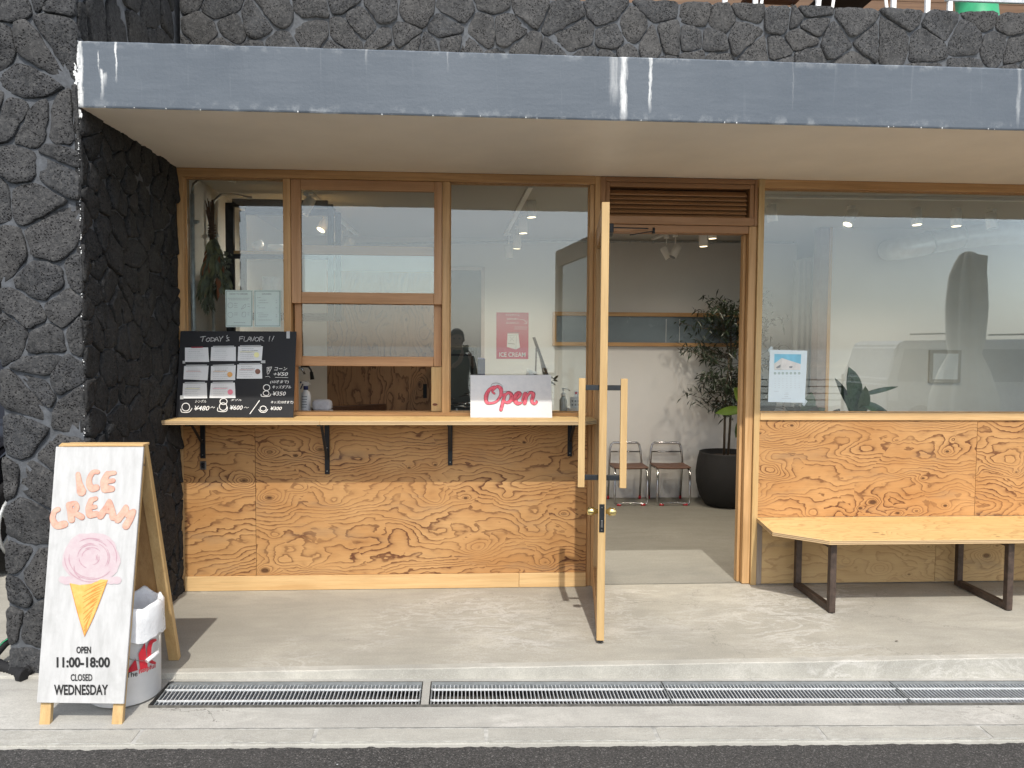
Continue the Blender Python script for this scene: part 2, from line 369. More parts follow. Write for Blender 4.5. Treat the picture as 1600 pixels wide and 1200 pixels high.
def asphalt():
    M = Mat('asphalt', .95, .3); p = M.obj(); v = M.vor(p, 230); a = M.noise(p, 1.3, 5); f = M.noise(p, 300, 3, .8)
    c = M.ramp(M.sep(v['Color'])[0], (.0, (.022, .022, .022)), (.6, (.06, .058, .055)), (.92, (.10, .095, .09)), (1, (.22, .21, .20)))
    c = M.mix(M.rg(a, .3, .7, 0, .35), c, (.085, .08, .075)); M.col(c); M.bump(M.ma('ADD', v['Distance'], f), .7, .006); return M.m
asphalt_m = asphalt()
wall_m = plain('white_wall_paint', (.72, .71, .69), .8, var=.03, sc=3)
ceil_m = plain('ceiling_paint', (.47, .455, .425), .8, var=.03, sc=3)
def glass(name, tint=(.93, .965, .96), k=1.0):
    M = Mat(name); t = M.t; t.nodes.remove(M.b); out = t.nodes['Material Output']
    tr = t.nodes.new('ShaderNodeBsdfTransparent'); tr.inputs[0].default_value = tint+(1,)
    gl = t.nodes.new('ShaderNodeBsdfGlossy'); gl.inputs['Roughness'].default_value = 0.0; gl.inputs[0].default_value = (.95, .98, 1, 1)
    f = t.nodes.new('ShaderNodeFresnel'); f.inputs[0].default_value = 1.52
    mm = t.nodes.new('ShaderNodeMath'); mm.operation = 'MULTIPLY'; mm.inputs[1].default_value = k; t.links.new(f.outputs[0], mm.inputs[0])
    mx = t.nodes.new('ShaderNodeMixShader'); t.links.new(mm.outputs[0], mx.inputs[0]); t.links.new(tr.outputs[0], mx.inputs[1]); t.links.new(gl.outputs[0], mx.inputs[2])
    t.links.new(mx.outputs[0], out.inputs[0]); return M.m
glass_m = glass('window_glass', k=1.6)
black_metal = plain('black_metal', (.022, .022, .024), .45, .6, .3)
rust_metal = plain('rusty_brown_steel', (.075, .052, .04), .6, .3, .45, 30, .3)
dark_steel = plain('dark_steel', (.05, .055, .06), .4, .8, .2)
steel = plain('brushed_steel', (.33, .33, .32), .35, 1.0, .15)
galv = plain('galvanised_steel', (.50, .52, .53), .45, .25, .2, 40)
chrome = plain('chrome', (.48, .48, .49), .12, 1.0, .05)
brass = plain('brass', (.75, .62, .28), .25, 1.0, .1)
white_pl = plain('white_plastic', (.78, .78, .785), .45, 0, .04)
white_pt = plain('white_enamel', (.88, .87, .84), .4, 0, .04)
bag_m = plain('thin_bag_plastic', (.78, .79, .80), .3, 0, .08, 12, .5)
red_pt = plain('red_print', (.50, .015, .03), .5)
black_pt = plain('black_print', (.012, .012, .012), .6, 0, .4, 60)
paper = plain('paper', (.72, .74, .75), .7, 0, .03)
mint_paper = plain('mint_paper', (.66, .78, .73), .7, 0, .03)
green_ink = plain('green_ink', (.05, .12, .10), .7)
grey_ink = plain('grey_ink', (.26, .28, .29), .7)
faint_ink = plain('faint_ink', (.45, .47, .48), .7)
chalkboard_m = plain('chalkboard_slate', (.008, .009, .012), .7, 0, .5, 7)
def chalk(name, k):
    M = Mat(name, .9); n = M.noise(M.obj(), 260, 3, .7); M.col(M.mix(M.rg(n, .3, .62, 0, 1), (.10*k, .10*k, .105*k), (.74*k, .74*k, .74*k))); return M.m
chalk_m = chalk('chalk', .85); chalk_bold = plain('bold_chalk_marker', (.80, .80, .78), .8)
def whitewash():
    M = Mat('whitewashed_board', .6); p = M.obj(); a = M.noise(M.mp(p, (30, 30, 1.6)), 1, 5, .65); b = M.noise(p, 5, 6, .65)
    c = M.mix(M.rg(a, .42, .7, 0, .6), (.52, .52, .512), (.37, .37, .36)); c = M.mix(M.rg(b, .52, .7, 0, .5), c, (.35, .35, .335))
    M.col(c); M.bump(a, .15, .002); return M.m
whitewash_m = whitewash()
def washy(name, a, b, sc=30):
    M = Mat(name, .8); n = M.noise(M.obj(), sc, 4, .7); M.col(M.mix(M.rg(n, .33, .66), a, b)); return M.m
peach = washy('peach_paint', (.54, .28, .21), (.62, .42, .32), 30); peach_line = washy('peach_outline', (.46, .19, .14), (.54, .27, .20))
pink_lt = washy('pale_pink_paint', (.50, .385, .41), (.52, .45, .458)); pink_md = washy('rose_paint', (.42, .24, .285), (.48, .35, .375), 60)
cone_m = washy('cone_paint', (.68, .34, .07), (.72, .46, .14)); cone_dk = washy('cone_line_paint', (.52, .20, .03), (.60, .28, .06))
open_red = washy('sign_red_paint', (.62, .05, .10), (.78, .20, .24), 90); open_white = washy('sign_white_paint', (.60, .61, .625), (.68, .68, .685), 25)
poster_m = plain('raspberry_poster', (.46, .035, .095), .6, 0, .06)
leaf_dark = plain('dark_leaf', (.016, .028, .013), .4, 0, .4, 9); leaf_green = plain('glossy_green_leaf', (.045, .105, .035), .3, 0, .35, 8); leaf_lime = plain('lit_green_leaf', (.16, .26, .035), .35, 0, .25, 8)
leaf_dry = plain('dried_olive_leaf', (.19, .175, .085), .8, 0, .5, 14); leaf_grey = plain('dried_grey_leaf', (.145, .15, .10), .8, 0, .5, 14); leaf_rust = plain('dried_rust_leaf', (.26, .085, .03), .8, 0, .3, 9)
bark = plain('bark', (.09, .07, .05), .9, 0, .3, 30); twig = plain('dried_stem', (.13, .065, .035), .9, 0, .35, 20)
black_rubber = plain('black_rubber', (.008, .008, .009), .85, 0, .2); car_black = plain('black_car_paint', (.006, .006, .008), .08, 0, .1)
brown_seat = plain('brown_leather', (.11, .05, .03), .45, 0, .2); pot_m = plain('charcoal_pot', (.013, .013, .014), .75, 0, .35, 30, .6)
soil = plain('soil', (.07, .045, .03), .95); mush = plain('closed_parasol_cloth', (.62, .59, .50), .9, 0, .12, 6)
navy = plain('navy_plastic', (.02, .03, .12), .4); towel_m = plain('towel_cloth', (.55, .53, .54), .95, 0, .1, 40, .5)
green_pl = plain('green_plastic', (.04, .38, .17), .45); door_grey = plain('grey_door_paint', (.075, .082, .09), .6, 0, .05)
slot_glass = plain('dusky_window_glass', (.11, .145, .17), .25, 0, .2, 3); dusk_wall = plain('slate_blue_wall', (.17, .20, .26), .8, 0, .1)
curtain_m = plain('grey_curtain', (.52, .53, .52), .9, 0, .05); trim_grey = plain('mauve_grey_trim', (.24, .195, .185), .7); duct_m = plain('silver_duct', (.62, .63, .63), .4, .5, .08)
bottle_gl = plain('green_bottle_glass', (.035, .06, .05), .1, 0, .2); brown_wood = timber('dark_brown_wood', (.10, .045, .022), (.06, .025, .012), 0)
deck_wood = timber('terrace_siding_wood', (.20, .11, .055), (.12, .065, .032), 0); teal_glass = plain('terrace_window_glass', (.25, .34, .38), .1)
sea_m = plain('sea_water', (.03, .06, .075), .12, 0, .2, .02)
def lamp_emit():
    m = D.materials.new('lamp_glow'); m.use_nodes = True; b = m.node_tree.nodes['Principled BSDF']
    b.inputs['Base Color'].default_value = (.9, .8, .6, 1); b.inputs['Emission Color'].default_value = (1, .80, .50, 1); b.inputs['Emission Strength'].default_value = 2.2; return m
lamp_m = lamp_emit()

# ------------------------------------------------------------------ flat writing helpers
def plane_fn(pl, px_off=None):
    """map photo-surveyed points of a flat sign onto its plane; off lifts along the plane's normal"""
    nrm = pl[1].normalized()
    if nrm.dot(fw) > 0: nrm = -nrm
    return lambda u, v, off=0.0: P(u, v, pl=pl) + nrm*off
def text_mesh(txt, bold=0.0, shear=0.0):
    cu = D.curves.new('t', 'FONT'); cu.body = txt; cu.size = 1; cu.offset = bold; cu.shear = shear; cu.resolution_u = 3; cu.fill_mode = 'BOTH'
    o = D.objects.new('t', cu); COL.objects.link(o); bpy.context.view_layer.update()
    me = D.meshes.new_from_object(o.evaluated_get(bpy.context.evaluated_depsgraph_get())); D.objects.remove(o)
    xs = [v.co.x for v in me.vertices] or [0, 1]; ys = [v.co.y for v in me.vertices] or [0, 1]
    return me, min(xs), max(xs), min(ys), max(ys)
def write(txt, box, fn, mat, parent, off=.001, bold=0.0, shear=0.0, name='lettering', skew=0.0, bm=None):
    """set type so that its ink fills box=(x0,y0,x1,y1) of the sign"""
    me, a, b, c, d = text_mesh(txt, bold, shear); m = MB() if bm is None else bm
    vs = [m.bm.verts.new(fn(box[0]+(v.co.x-a)/(b-a+1e-9)*(box[2]-box[0]), box[3]-(v.co.y-c)/(d-c+1e-9)*(box[3]-box[1])+skew*(v.co.x-a)/(b-a+1e-9), off)) for v in me.vertices]
    for p in me.polygons:
        try: m.bm.faces.new([vs[i] for i in p.vertices]).material_index = m.mi
        except ValueError: pass
    D.meshes.remove(me)
    if bm is None: return m.out(name, mat, parent, recalc=False)

# ================================================================== SETTING
def zap(x): return -.026 - .0185*(max(-5., min(6., x))+1.3)          # the drain apron and road fall to the right
def zy(x, y): return zap(x) - .055*max(0., min(-1.235-y, .6))          # ... and a little towards the road
def strip(name, mat, x0, x1, ys, zf, n=120, kind='structure', jag=None):
    """a long sheet between the lines in ys; zf gives heights; jag roughens the first line"""
    m = MB(); rows = []
    for i in range(n+1):
        x = x0+(x1-x0)*i/n
        rows.append([m.bm.verts.new((x, (y+(jag(x) if (jag and j == 0) else 0)), zf(x, j))) for j, y in enumerate(ys)])
    for a, b in zip(rows, rows[1:]):
        for j in range(len(ys)-1): m.bm.faces.new((a[j], b[j], b[j+1], a[j+1]))
    return m.out(name, mat, None, kind)
YE = -1.19
def n1(x, s=1.0, o=0.0): return mnoise.noise(Vector((x*s, o, .3)))
# slab with a worn front edge
m = MB(); N = 420; rows = []
for i in range(N+1):
    x = -6+12.*i/N; j = .006*n1(x, 4)+.004*n1(x, 19, 3)
    zb = zap(x)-.01
    rows.append([m.bm.verts.new(c) for c in ((x, 14, 0), (x, YE+.05, 0), (x, YE+.005+j, -.0005), (x, YE+j, -.004), (x, YE-.004+j*.5, zb))])
for a, b in zip(rows, rows[1:]):
    for j in range(4):
        f = m.bm.faces.new((a[j], b[j], b[j+1], a[j+1])); f.material_index = 1 if j >= 1 else 0
m.out('pavement_slab', [slab_m, edge_m], None, 'structure')
m = MB(); m.box(-30, -6, YE, 14, -.3, 0); m.box(6, 30, YE, 14, -.3, 0); m.out('side_pavement', slab_m, None, 'structure')
# apron with the drain channel cut into it
GY0, GY1 = -1.452, -1.222
strip('drain_apron_back', apron_m, -6, 6, [YE+.02, GY1], lambda x, j: zap(x), 40)
strip('drain_apron_front', apron_m, -6, 6, [GY0, -1.612], lambda x, j: zy(x, (GY0, -1.612)[j]), 40)
m = MB()
for xx0, xx1 in ((-6, -1.335), (X(659, 1085, -1.35), X(671, 1085, -1.35))):
    for k in range(12):
        a = xx0+(xx1-xx0)*k/12; b = xx0+(xx1-xx0)*(k+1)/12
        m.poly([(a, GY1, zap(a)), (b, GY1, zap(b)), (b, GY0, zy(b, GY0)), (a, GY0, zy(a, GY0))])
m.out('drain_apron_bridge', apron_m, None, 'structure')
m = MB(); m.poly([(-1.33, GY1, -.2), (6, GY1, -.3), (6, GY0, -.3), (-1.33, GY0, -.2)])
for y in (GY0, GY1): m.poly([(-1.335, y, -.3), (6, y, -.3), (6, y, zap(6)), (-1.335, y, zap(-1.335))])
m.poly([(-1.335, GY0, -.3), (-1.335, GY1, -.3), (-1.335, GY1, zap(-1.335)), (-1.335, GY0, zap(-1.335))])
m.out('drain_channel', plain('drain_dirt', (.10, .095, .085), .9, var=.5, sc=20), None, 'structure')
# kerb blocks
kerb = thing('kerb', 'row of pale concrete kerb blocks along the asphalt road', 'kerb')
kerb['kind'] = 'structure'; del kerb['category']; del kerb['label']
def KX(px): return P(px, 1150, z=zy(P(px, 1150, y=-1.66).x, -1.66)).x
ks = [KX(p) for p in (-575, -320, -60, 215, 491, 760, 1027, 1288, 1548, 1808, 2070, 2330)]
for a, b in zip(ks, ks[1:]):
    m = MB(); za, zb = zy(a, -1.612), zy(b, -1.612); e = .004
    top = [(a+e, -1.616, za-.001), (b-e, -1.616, zb-.001), (b-e, -1.712, zb-.006), (a+e, -1.712, za-.006)]
    m.prism(top, (0, 0, -.12)); bmesh.ops.bevel(m.bm, geom=list(m.bm.edges), offset=.005, segments=2, affect='EDGES')
    m.out('kerb_block', kerb_m, kerb)
m = MB(); m.prism([(-5, -1.605, zy(-5, -1.605)-.003), (6, -1.605, zy(6, -1.605)-.003), (6, -1.709, zy(6, -1.612)-.0085), (-5, -1.709, zy(-5, -1.612)-.0085)], (0, 0, -.1)); m.out('joint_mortar', mortar_l, kerb)
m = MB(); rows = []
for i in range(501):
    x = -6+12*i/500; q = .006*n1(x, 9)+.005*n1(x, 38, 2)
    rows.append([m.bm.verts.new(c) for c in ((x, -1.709, zy(x, -1.71)-.006), (x, -1.716+q*.3, zy(x, -1.71)-.013), (x, -1.78+q, zy(x, -1.71)-.018))])
for a, b in zip(rows, rows[1:]):
    for j in (0, 1): m.bm.faces.new((a[j], b[j], b[j+1], a[j+1]))
m.out('kerb_toe', kerb_m, kerb)
def jag(x): return .008*n1(x, 5)+.009*n1(x, 26, 5)+.006*n1(x, 70, 8)
strip('asphalt_road', asphalt_m, -6, 6, [-1.736, -1.80, -2.4, -7.6], lambda x, j: zy(x, -1.71)-.012-(0 if j else .001), 900, jag=jag)
m = MB()
for s in (-1, 1):
    x0 = 6*s; x1 = 60*s; zz = zy(x0, -1.71)-.012
    m.poly([(x0, -1.74, zz), (x1, -1.74, zz), (x1, -7.6, zz), (x0, -7.6, zz)])
m.out('asphalt_road_far', asphalt_m, None, 'structure')
m = MB(); m.box(-60, 60, -16, -7.6, -.9, -.09); m.out('parking_ground', plain('parking_concrete', (.36, .35, .32), .9, var=.15, sc=1.5), None, 'structure')
m = MB(); m.poly([(-4000, -4000, -4), (4000, -4000, -4), (4000, 80, -4), (-4000, 80, -4)]); m.out('sea', sea_m, None, 'structure')
m = MB(); m.box(-60, 60, -15.9, 60, -4.2, -.32); m.out('ground', slab_m, None, 'structure')
# small pale stones lying on the asphalt
for px, py, s in ((413, 1181, .007), (527, 1195, .005)):
    p = P(px, py, z=zy(-.6, -1.8)-.011); m = MB(); bmesh.ops.create_icosphere(m.bm, subdivisions=1, radius=s, matrix=Matrix.Translation(p) @ Matrix.Diagonal((1.4, 1, .5, 1)))
    tag(m.out('pebble', paper), 'tiny white pebble on the asphalt, %s of two below the left drain grate' % ('larger' if s > .006 else 'smaller'), 'pebble')

white_galv = plain('worn_bright_steel', (.78, .80, .80), .4, .3, .1)
p = P(1399, 1003, z=.001); m = MB(); m.leaf(p+Vector((0, 0, .003)), (1, .5, 0), .022, .009, (0, 0, 1), .0, 3, .3); tag(m.out('fallen_leaf', bark), 'tiny dry brown leaf lying on the pavement in front of the bench', 'leaf')
# ------------------------------------------------------------------ drain grates
grx = [(-1.325, X(657, 1085, -1.35)), (X(673, 1085, -1.35), X(1044, 1085, -1.35)-.003), (X(1044, 1085, -1.35)+.003, X(1412, 1085, -1.35)-.003), (X(1412, 1085, -1.35)+.003, X(1412, 1085, -1.35)+1.0)]
glab = ['first steel drain grate from the left, beside the bucket', 'second steel drain grate, just right of the concrete bridge gap', 'third steel drain grate, in front of the open door', 'rightmost steel drain grate, in front of the bench']
for (a, b), lb in zip(grx, glab):
    g = thing('drain_grate', lb, 'drain grate', (a, GY0, zap(a)), group='steel grates over the drain channel')
    zz = lambda x, y=GY1: zy(x, y)-.002
    gm = plain('grate_steel', (.25, .27, .28), .5, .4, .2, 40)
    m = MB()
    for y0, y1 in ((GY0+.002, GY0+.028), (GY1-.030, GY1-.002)):
        m.prism([(a, y0, zz(a, y0)), (b, y0, zz(b, y0)), (b, y1, zz(b, y1)), (a, y1, zz(a, y1))], (0, 0, -.03))
    for x0, x1 in ((a, a+.006), (b-.006, b)): m.prism([(x0, GY0+.022, zz(x0, GY0)), (x1, GY0+.022, zz(x1, GY0)), (x1, GY1-.022, zz(x1)), (x0, GY1-.022, zz(x0))], (0, 0, -.03))
    m.out('frame', gm, g)
    m = MB(); k = int((b-a)/.0172)
    for i in range(1, k):
        x = a+(b-a)*i/k; m.prism([(x-.0019, GY0+.02, zz(x, GY0)-.002), (x+.0019, GY0+.02, zz(x, GY0)-.002), (x+.0019, GY1-.02, zz(x)-.002), (x-.0019, GY1-.02, zz(x)-.002)], (0, 0, -.028))
    m.out('bearing_bars', galv, g, 'stuff')
    for y in (GY0+.065, GY1-.07):
        m = MB(); m.prism([(a, y-.0024, zz(a, y)+.001), (b, y-.0024, zz(b, y)+.001), (b, y+.0024, zz(b, y)+.001), (a, y+.0024, zz(a, y)+.001)], (0, 0, -.008)); m.out('cross_rod', white_galv, g)

# ================================================================== LAVA STONE WALLS
def clip(poly, p, n):
    out = []
    for i in range(len(poly)):
        a = poly[i]; b = poly[(i+1) % len(poly)]; da = (a-p).dot(n); db = (b-p).dot(n)
        if da <= 0: out.append(a)
        if da*db < 0: out.append(a+(b-a)*(da/(da-db)))
    return out
def stones(w_, h_, size, seed, asp=1.15, gap=.010):
    """irregular polygons that tile a w x h face"""
    rg = random.Random(seed); pts = []; nx = max(1, round(w_/(size*asp))); nz = max(1, round(h_/size))
    for j in range(nz):
        for i in range(nx+(j % 2)):
            if rg.random() < .15: continue
            pts.append(Vector(((i+.5-(j % 2)*.5+rg.uniform(-.42, .42))*w_/nx, (j+.5+rg.uniform(-.42, .42))*h_/nz)))
            if rg.random() < .26: pts.append(Vector(((i+rg.random())*w_/nx, (j+rg.random())*h_/nz)))
    pts = [p for k, p in enumerate(pts) if all((p-q).length > size*.34 for q in pts[:k])]
    res = []
    for p in pts:
        po = [Vector(c) for c in ((0, 0), (w_, 0), (w_, h_), (0, h_))]
        for q in pts:
            if q is p or (q-p).length > size*4: continue
            n = Vector(((q-p).x, (q-p).y*1.0)); L = n.length; n.normalize(); po = clip(po, p+n*(L/2-gap*rg.uniform(.35, 1.0)), n)
            if len(po) < 3: break
        if len(po) >= 3: res.append(po)
    return res
def stone_mesh(po, fn, th, rg):
    """rounded rough block; fn(u,v,height) places it"""
    q = po; q2 = []
    for i in range(len(q)):
        a, b = q[i], q[(i+1) % len(q)]; t = rg.uniform(.08, .2); q2 += [a+(b-a)*t, a+(b-a)*(1-t)]
    q = q2
    # even out, then roughen
    o = []
    per = sum((q[(i+1) % len(q)]-q[i]).length for i in range(len(q))); n = 30; step = per/n; acc = 0; i = 0; cur = q[0]
    for k in range(n):
        o.append(cur.copy()); need = step
        while True:
            nx = q[(i+1) % len(q)]; L = (nx-cur).length
            if L >= need or L < 1e-9 and i > 3*len(q): cur = cur+(nx-cur)*(need/max(L, 1e-9)); break
            need -= L; cur = nx.copy(); i += 1
    c = sum(o, Vector((0, 0)))/n; sd = rg.random()*50; size = math.sqrt(sum((p-c).length_squared for p in o)/n)
    o = [p+(p-c).normalized()*size*(.10*(mnoise.noise(Vector((p.x*20, p.y*20, sd)))-.15)+.05*mnoise.noise(Vector((p.x*70, p.y*70, sd)))) for p in o]
    m = MB(); rings = []
    tx, ty = rg.uniform(-.12, .12), rg.uniform(-.12, .12)
    for s, h in ((1.0, -.014), (1.0, th*.70), (.965, th*.97), (.66, th*1.03), (.30, th*1.06)):
        rings.append([m.bm.verts.new(fn(*(c+(p-c)*s), h+(0 if h < 0 else (tx*(p-c).x+ty*(p-c).y)*s + .007*mnoise.noise(Vector((p.x*s*28, p.y*s*28, sd+s)))))) for p in o])
    for a, b in zip(rings, rings[1:]):
        for k in range(n): f = m.bm.faces.new((a[k], a[(k+1) % n], b[(k+1) % n], b[k])); f.smooth = True
    m.bm.faces.new(rings[-1]).smooth = True
    return m
def face_wall(parent, w_, h_, size, seed, fn, th, mat, asp=1.15, gap=.010):
    rg = random.Random(seed+99)
    for po in stones(w_, h_, size, seed, asp, gap):
        ar = abs(sum(po[i].x*po[(i+1) % len(po)].y-po[(i+1) % len(po)].x*po[i].y for i in range(len(po))))/2
        if ar < size*size*.06: continue
        stone_mesh(po, fn, th*rg.uniform(.7, 1.25), rg).out('stone', mat, parent)
PXL, PXR = -2.075, -1.722
pil = thing('stone_pillar', 'tall pillar of black lava stones left of the shop front', 'stone wall', (PXL, -1.15, zap(-2)))
m = MB(); m.box(PXL+.01, PXR, -1.148, 6.0, zap(-2)-.02, 4.2); m.out('mortar', mortar, pil)
face_wall(pil, PXR-PXL+.008, 4.25, .165, 3, lambda u, v, h: Vector((PXL+u, -1.148-h, -.06+v)), .012, lava_m, 1.25, .006)
face_wall(pil, 1.15, 2.62, .135, 11, lambda u, v, h: Vector((PXR+h, -1.15+u, -.05+v)), .016, lava_shaded, 1.0, .005)
face_wall(pil, 1.12, 1.20, .17, 12, lambda u, v, h: Vector((PXR+h, -1.14+u, 2.86+v)), .016, lava_shaded, 1.2, .006)
par = thing('stone_parapet', 'black lava stone parapet wall above the grey canopy', 'stone wall', (-1.7, 0, 2.83))
m = MB(); m.box(PXR+.03, 6.2, 0.03, .33, 2.70, 3.60); m.out('mortar', mortar, par)
face_wall(par, 7.9, .60, .155, 27, lambda u, v, h: Vector((PXR+.035+u, .03-h, 3.015+v)), .015, lava_m, 1.3, .005)

# ------------------------------------------------------------------ canopy
ZS, ZC = 2.546, 2.834
can = thing('concrete_canopy', 'long blue-grey concrete canopy with white drip stains over the shop front', 'canopy', (0, -1.15, ZS))
m = MB(); rows = []; N = 300
for i in range(N+1):
    x = PXR+.006+(6.2-PXR)*i/N; q = .0018*n1(x, 12)+.0012*n1(x, 50, 4)
    rows.append([m.bm.verts.new(c) for c in ((x, -1.05, ZC), (x, -1.146, ZC+q), (x, -1.152+q, ZC-.006), (x, -1.152, ZS+.006+q), (x, -1.149, ZS-.001+q), (x, -1.142, ZS))])
for a, b in zip(rows, rows[1:]):
    for j in range(5): m.bm.faces.new((a[j], b[j], b[j+1], a[j+1]))
o = m.out('fascia', fascia_m, can)
o.location = (0, 0, 0); 
for v in o.data.vertices: v.co += Vector((0, -1.15, ZS))
o.location = (0, 1.15, -ZS)
m = MB(); m.box(PXR+.006, 6.2, -1.142, .03, ZS+.0005, ZC-.001); m.out('soffit', soffit_m, can)
m = MB(); rg = random.Random(5)
def flake(x, z, r_, y):
    n = 7; q = [Vector((x+r_*rg.uniform(.35, 1)*math.cos(2*math.pi*i/n), y, z+r_*rg.uniform(.6, 1.9)*math.sin(2*math.pi*i/n))) for i in range(n)]
    m.prism(q, (0, .004, 0))
for k in range(150): flake(PXR+.003+rg.gauss(0, .006), rg.uniform(2.50, 2.86), rg.uniform(.003, .008), -1.1535-k*.00001)
for k in range(120): flake(PXR+.004+rg.gauss(0, .0015), 2.5-1.7*rg.random()**1.5, rg.uniform(.0012, .0032), -1.151-k*.00001)
for k in range(20): flake(rg.uniform(PXR, 3.2), ZS+rg.uniform(-.001, .003), rg.uniform(.0015, .0035), -1.1545-k*.00001)
m.out('lime_crust', plain('lime_crust', (.72, .73, .72), .9, var=.2, sc=60), can, 'stuff')

# ------------------------------------------------------------------ room shell
XL, XR, YB, ZCL = -1.716, 6.1, 2.80, 2.545
m = MB(); m.poly([(XL, .03, .003), (XR, .03, .003), (XR, 4.6, .003), (XL, 4.6, .003)]); m.out('shop_floor', floor_m, None, 'structure')
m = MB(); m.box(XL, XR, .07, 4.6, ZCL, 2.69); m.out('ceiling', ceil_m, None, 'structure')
m = MB(); m.box(XL, 3.28, YB, YB+.12, 0.003, ZCL); m.out('wall_back', wall_m, None, 'structure')
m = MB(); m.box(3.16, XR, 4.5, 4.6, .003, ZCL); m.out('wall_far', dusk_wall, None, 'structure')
m = MB(); m.box(XL-.003, XL+.012, .11, YB, .003, ZCL); m.out('wall_left', wall_m, None, 'structure')
m = MB(); m.box(XR, XR+.15, .0, 4.7, -.02, 3.5); m.out('wall_right', wall_m, None, 'structure')
m = MB(); m.box(PXR, XR+.15, 4.6, 4.75, -.02, 3.5); m.out('wall_rear', wall_m, None, 'structure')
m = MB(); m.box(PXR+.03, XR+.15, .33, 4.6, 3.45, 3.56); m.out('terrace_floor', deck_wood, None, 'structure')
px0 = X(1293, 600, 1.8); 
m = MB(); m.box(px0, XR, 1.80, 1.92, .003, ZCL); m.out('wall_partition', wall_m, None, 'structure')
t = thing('partition_trim', 'tall wooden end board of the white partition behind the right window', 'trim', (px0, 1.8, 0))
m = MB(); m.box(X(1276, 600, 1.8), px0-.002, 1.795, 1.925, .004, ZCL-.002, .002); m.out('board', trim_grey, t)
m = MB(); m.box(px0-.022, px0+.004, 1.783, 1.7935, .004, ZCL-.002, .001); m.out('edge_strip', oak_v, t)

# ================================================================== SHOP FRONT JOINERY
def member(name, parent, x0, x1, y0, y1, z0, z1, mat, bev=.002, label=None):
    m = MB(); m.box(min(x0, x1), max(x0, x1), y0, y1, min(z0, z1), max(z0, z1), bev); return m.out(name, mat, parent, label=label)
xa0, xa1 = -1.716, X(287, 400)                # left jamb
xb0, xb1 = X(442.5, 400), X(454, 400)         # mullion left of the hatch
xc0, xc1 = X(691, 400), X(703, 400)           # mullion right of the hatch
xd0, xd1 = X(921.5, 400), X(937, 400)         # mullion at the door
xe0, xe1 = X(1166, 600), X(1178.5, 600)       # door jamb right
xf1 = X(1188, 600)                            # post
ZT = 2.495; ZSILL = 1.065
fr = thing('shop_front_frame', 'oiled wooden frame running across the whole shop front', 'window frame', (0, 0, 0))
member('header', fr, XL, xd0+(xd1-xd0)*.465, 0, .11, ZT, ZS-.001, oak_h); member('header', fr, xf1-.045, XR, 0, .11, ZT, ZS-.001, oak_h)
member('jamb', fr, xa0, xa1, .001, .11, 0.0, ZT-.001, oak_v); member('mullion', fr, xb0, xb1, .002, .11, 1.071, ZT-.001, oak_v)
member('mullion', fr, xc0, xc1, .002, .11, 1.071, ZT-.001, oak_v); member('mullion', fr, xd0, xd0+(xd1-xd0)*.45, .012, .11, 0, ZT-.001, oak_v)
member('mullion', fr, xd0+(xd1-xd0)*.47, xd1, .0, .11, 0, ZS-.002, oak_v)
member('post', fr, xe1, xf1-.002, -.012, .11, 0, ZS-.002, pale_v)
member('sill', fr, xa1, xd0-.001, .001, .11, 1.071, 1.094, oak_h)
zr0, zr1 = Z(656.5, 1300), Z(645, 1300)
member('sill', fr, xf1, XR, -.012, .11, zr0, zr1, pale_h)
# glazing
def window(label, x0, x1, z0, z1, y=.05, cut=None, bead=.006, group='fixed glass panes of the shop front'):
    t = thing('window', label, 'window', ((x0+x1)/2, y, z0), group=group)
    m = MB(); m.box(x0+.001, x1-.001, y, y+.006, z0+.001, z1-.001); m.out('pane', glass_m, t)
    m = MB(); b = bead
    for q in ((x0+.001, x0+b, z0+.001, z1-.001), (x1-b, x1-.001, z0+.001, z1-.001), (x0+b+.001, x1-b-.001, z1-b, z1-.001), (x0+b+.001, x1-b-.001, z0+.001, z0+b)):
        m.box(q[0], q[1], y-.006, y-.0005, q[2], q[3])
    m.out('bead', oak_v, t); return t
win1 = window('narrow glass pane at the far left, with dried bouquet and menu sheets behind it', xa1, xb0, 1.094, ZT)
win2 = window('square glass pane between hatch and open door, above the Open sign', xc1, xd0, 1.094, ZT)
win3 = window('wide glass pane right of the door, above the bench', xf1, XR-.2, zr1, ZT)

# sliding sashes of the serving hatch
def sash(label, x0, x1, z0, z1, y0, st_l, st_r, top, bot):
    t = thing('sash', label, 'window sash', ((x0+x1)/2, y0, z0), group='sliding sashes of the serving hatch')
    member('stile', t, x0, x0+st_l, y0, y0+.034, z0, z1, sash_v); member('stile', t, x1-st_r, x1, y0, y0+.034, z0, z1, sash_v)
    member('rail', t, x0+st_l+.001, x1-st_r-.001, y0+.001, y0+.033, z1-top, z1, sash_h); member('rail', t, x0+st_l+.001, x1-st_r-.001, y0+.001, y0+.033, z0, z0+bot, sash_h)
    m = MB(); m.box(x0+st_l, x1-st_r, y0+.014, y0+.019, z0+bot, z1-top); m.out('pane', glass_m, t); return t
sash('upper wooden sash of the serving hatch', xb1+.002, xc0-.002, Z(474.5, 570), ZT-.002, .008, .058, .048, Z(276, 570)-Z(292, 570), Z(457, 570)-Z(474.5, 570))
sash('lower wooden sash raised halfway above the hatch opening', xb1+.012, xc0-.004, Z(572, 570, .05), Z(384, 570, .05), .048, .040, .048, .055, Z(557, 570, .05)-Z(572, 570, .05))
member('track_board', fr, X(674, 610, .06), xc0-.002, .044, .11, 1.095, Z(572, 570, .05)-.003, pale_v); member('track_board', fr, xb1+.001, X(464, 610, .06), .044, .11, 1.095, Z(572, 570, .05)-.003, sash_v)
m = MB(); kn = P(679, 632, y=.043); 
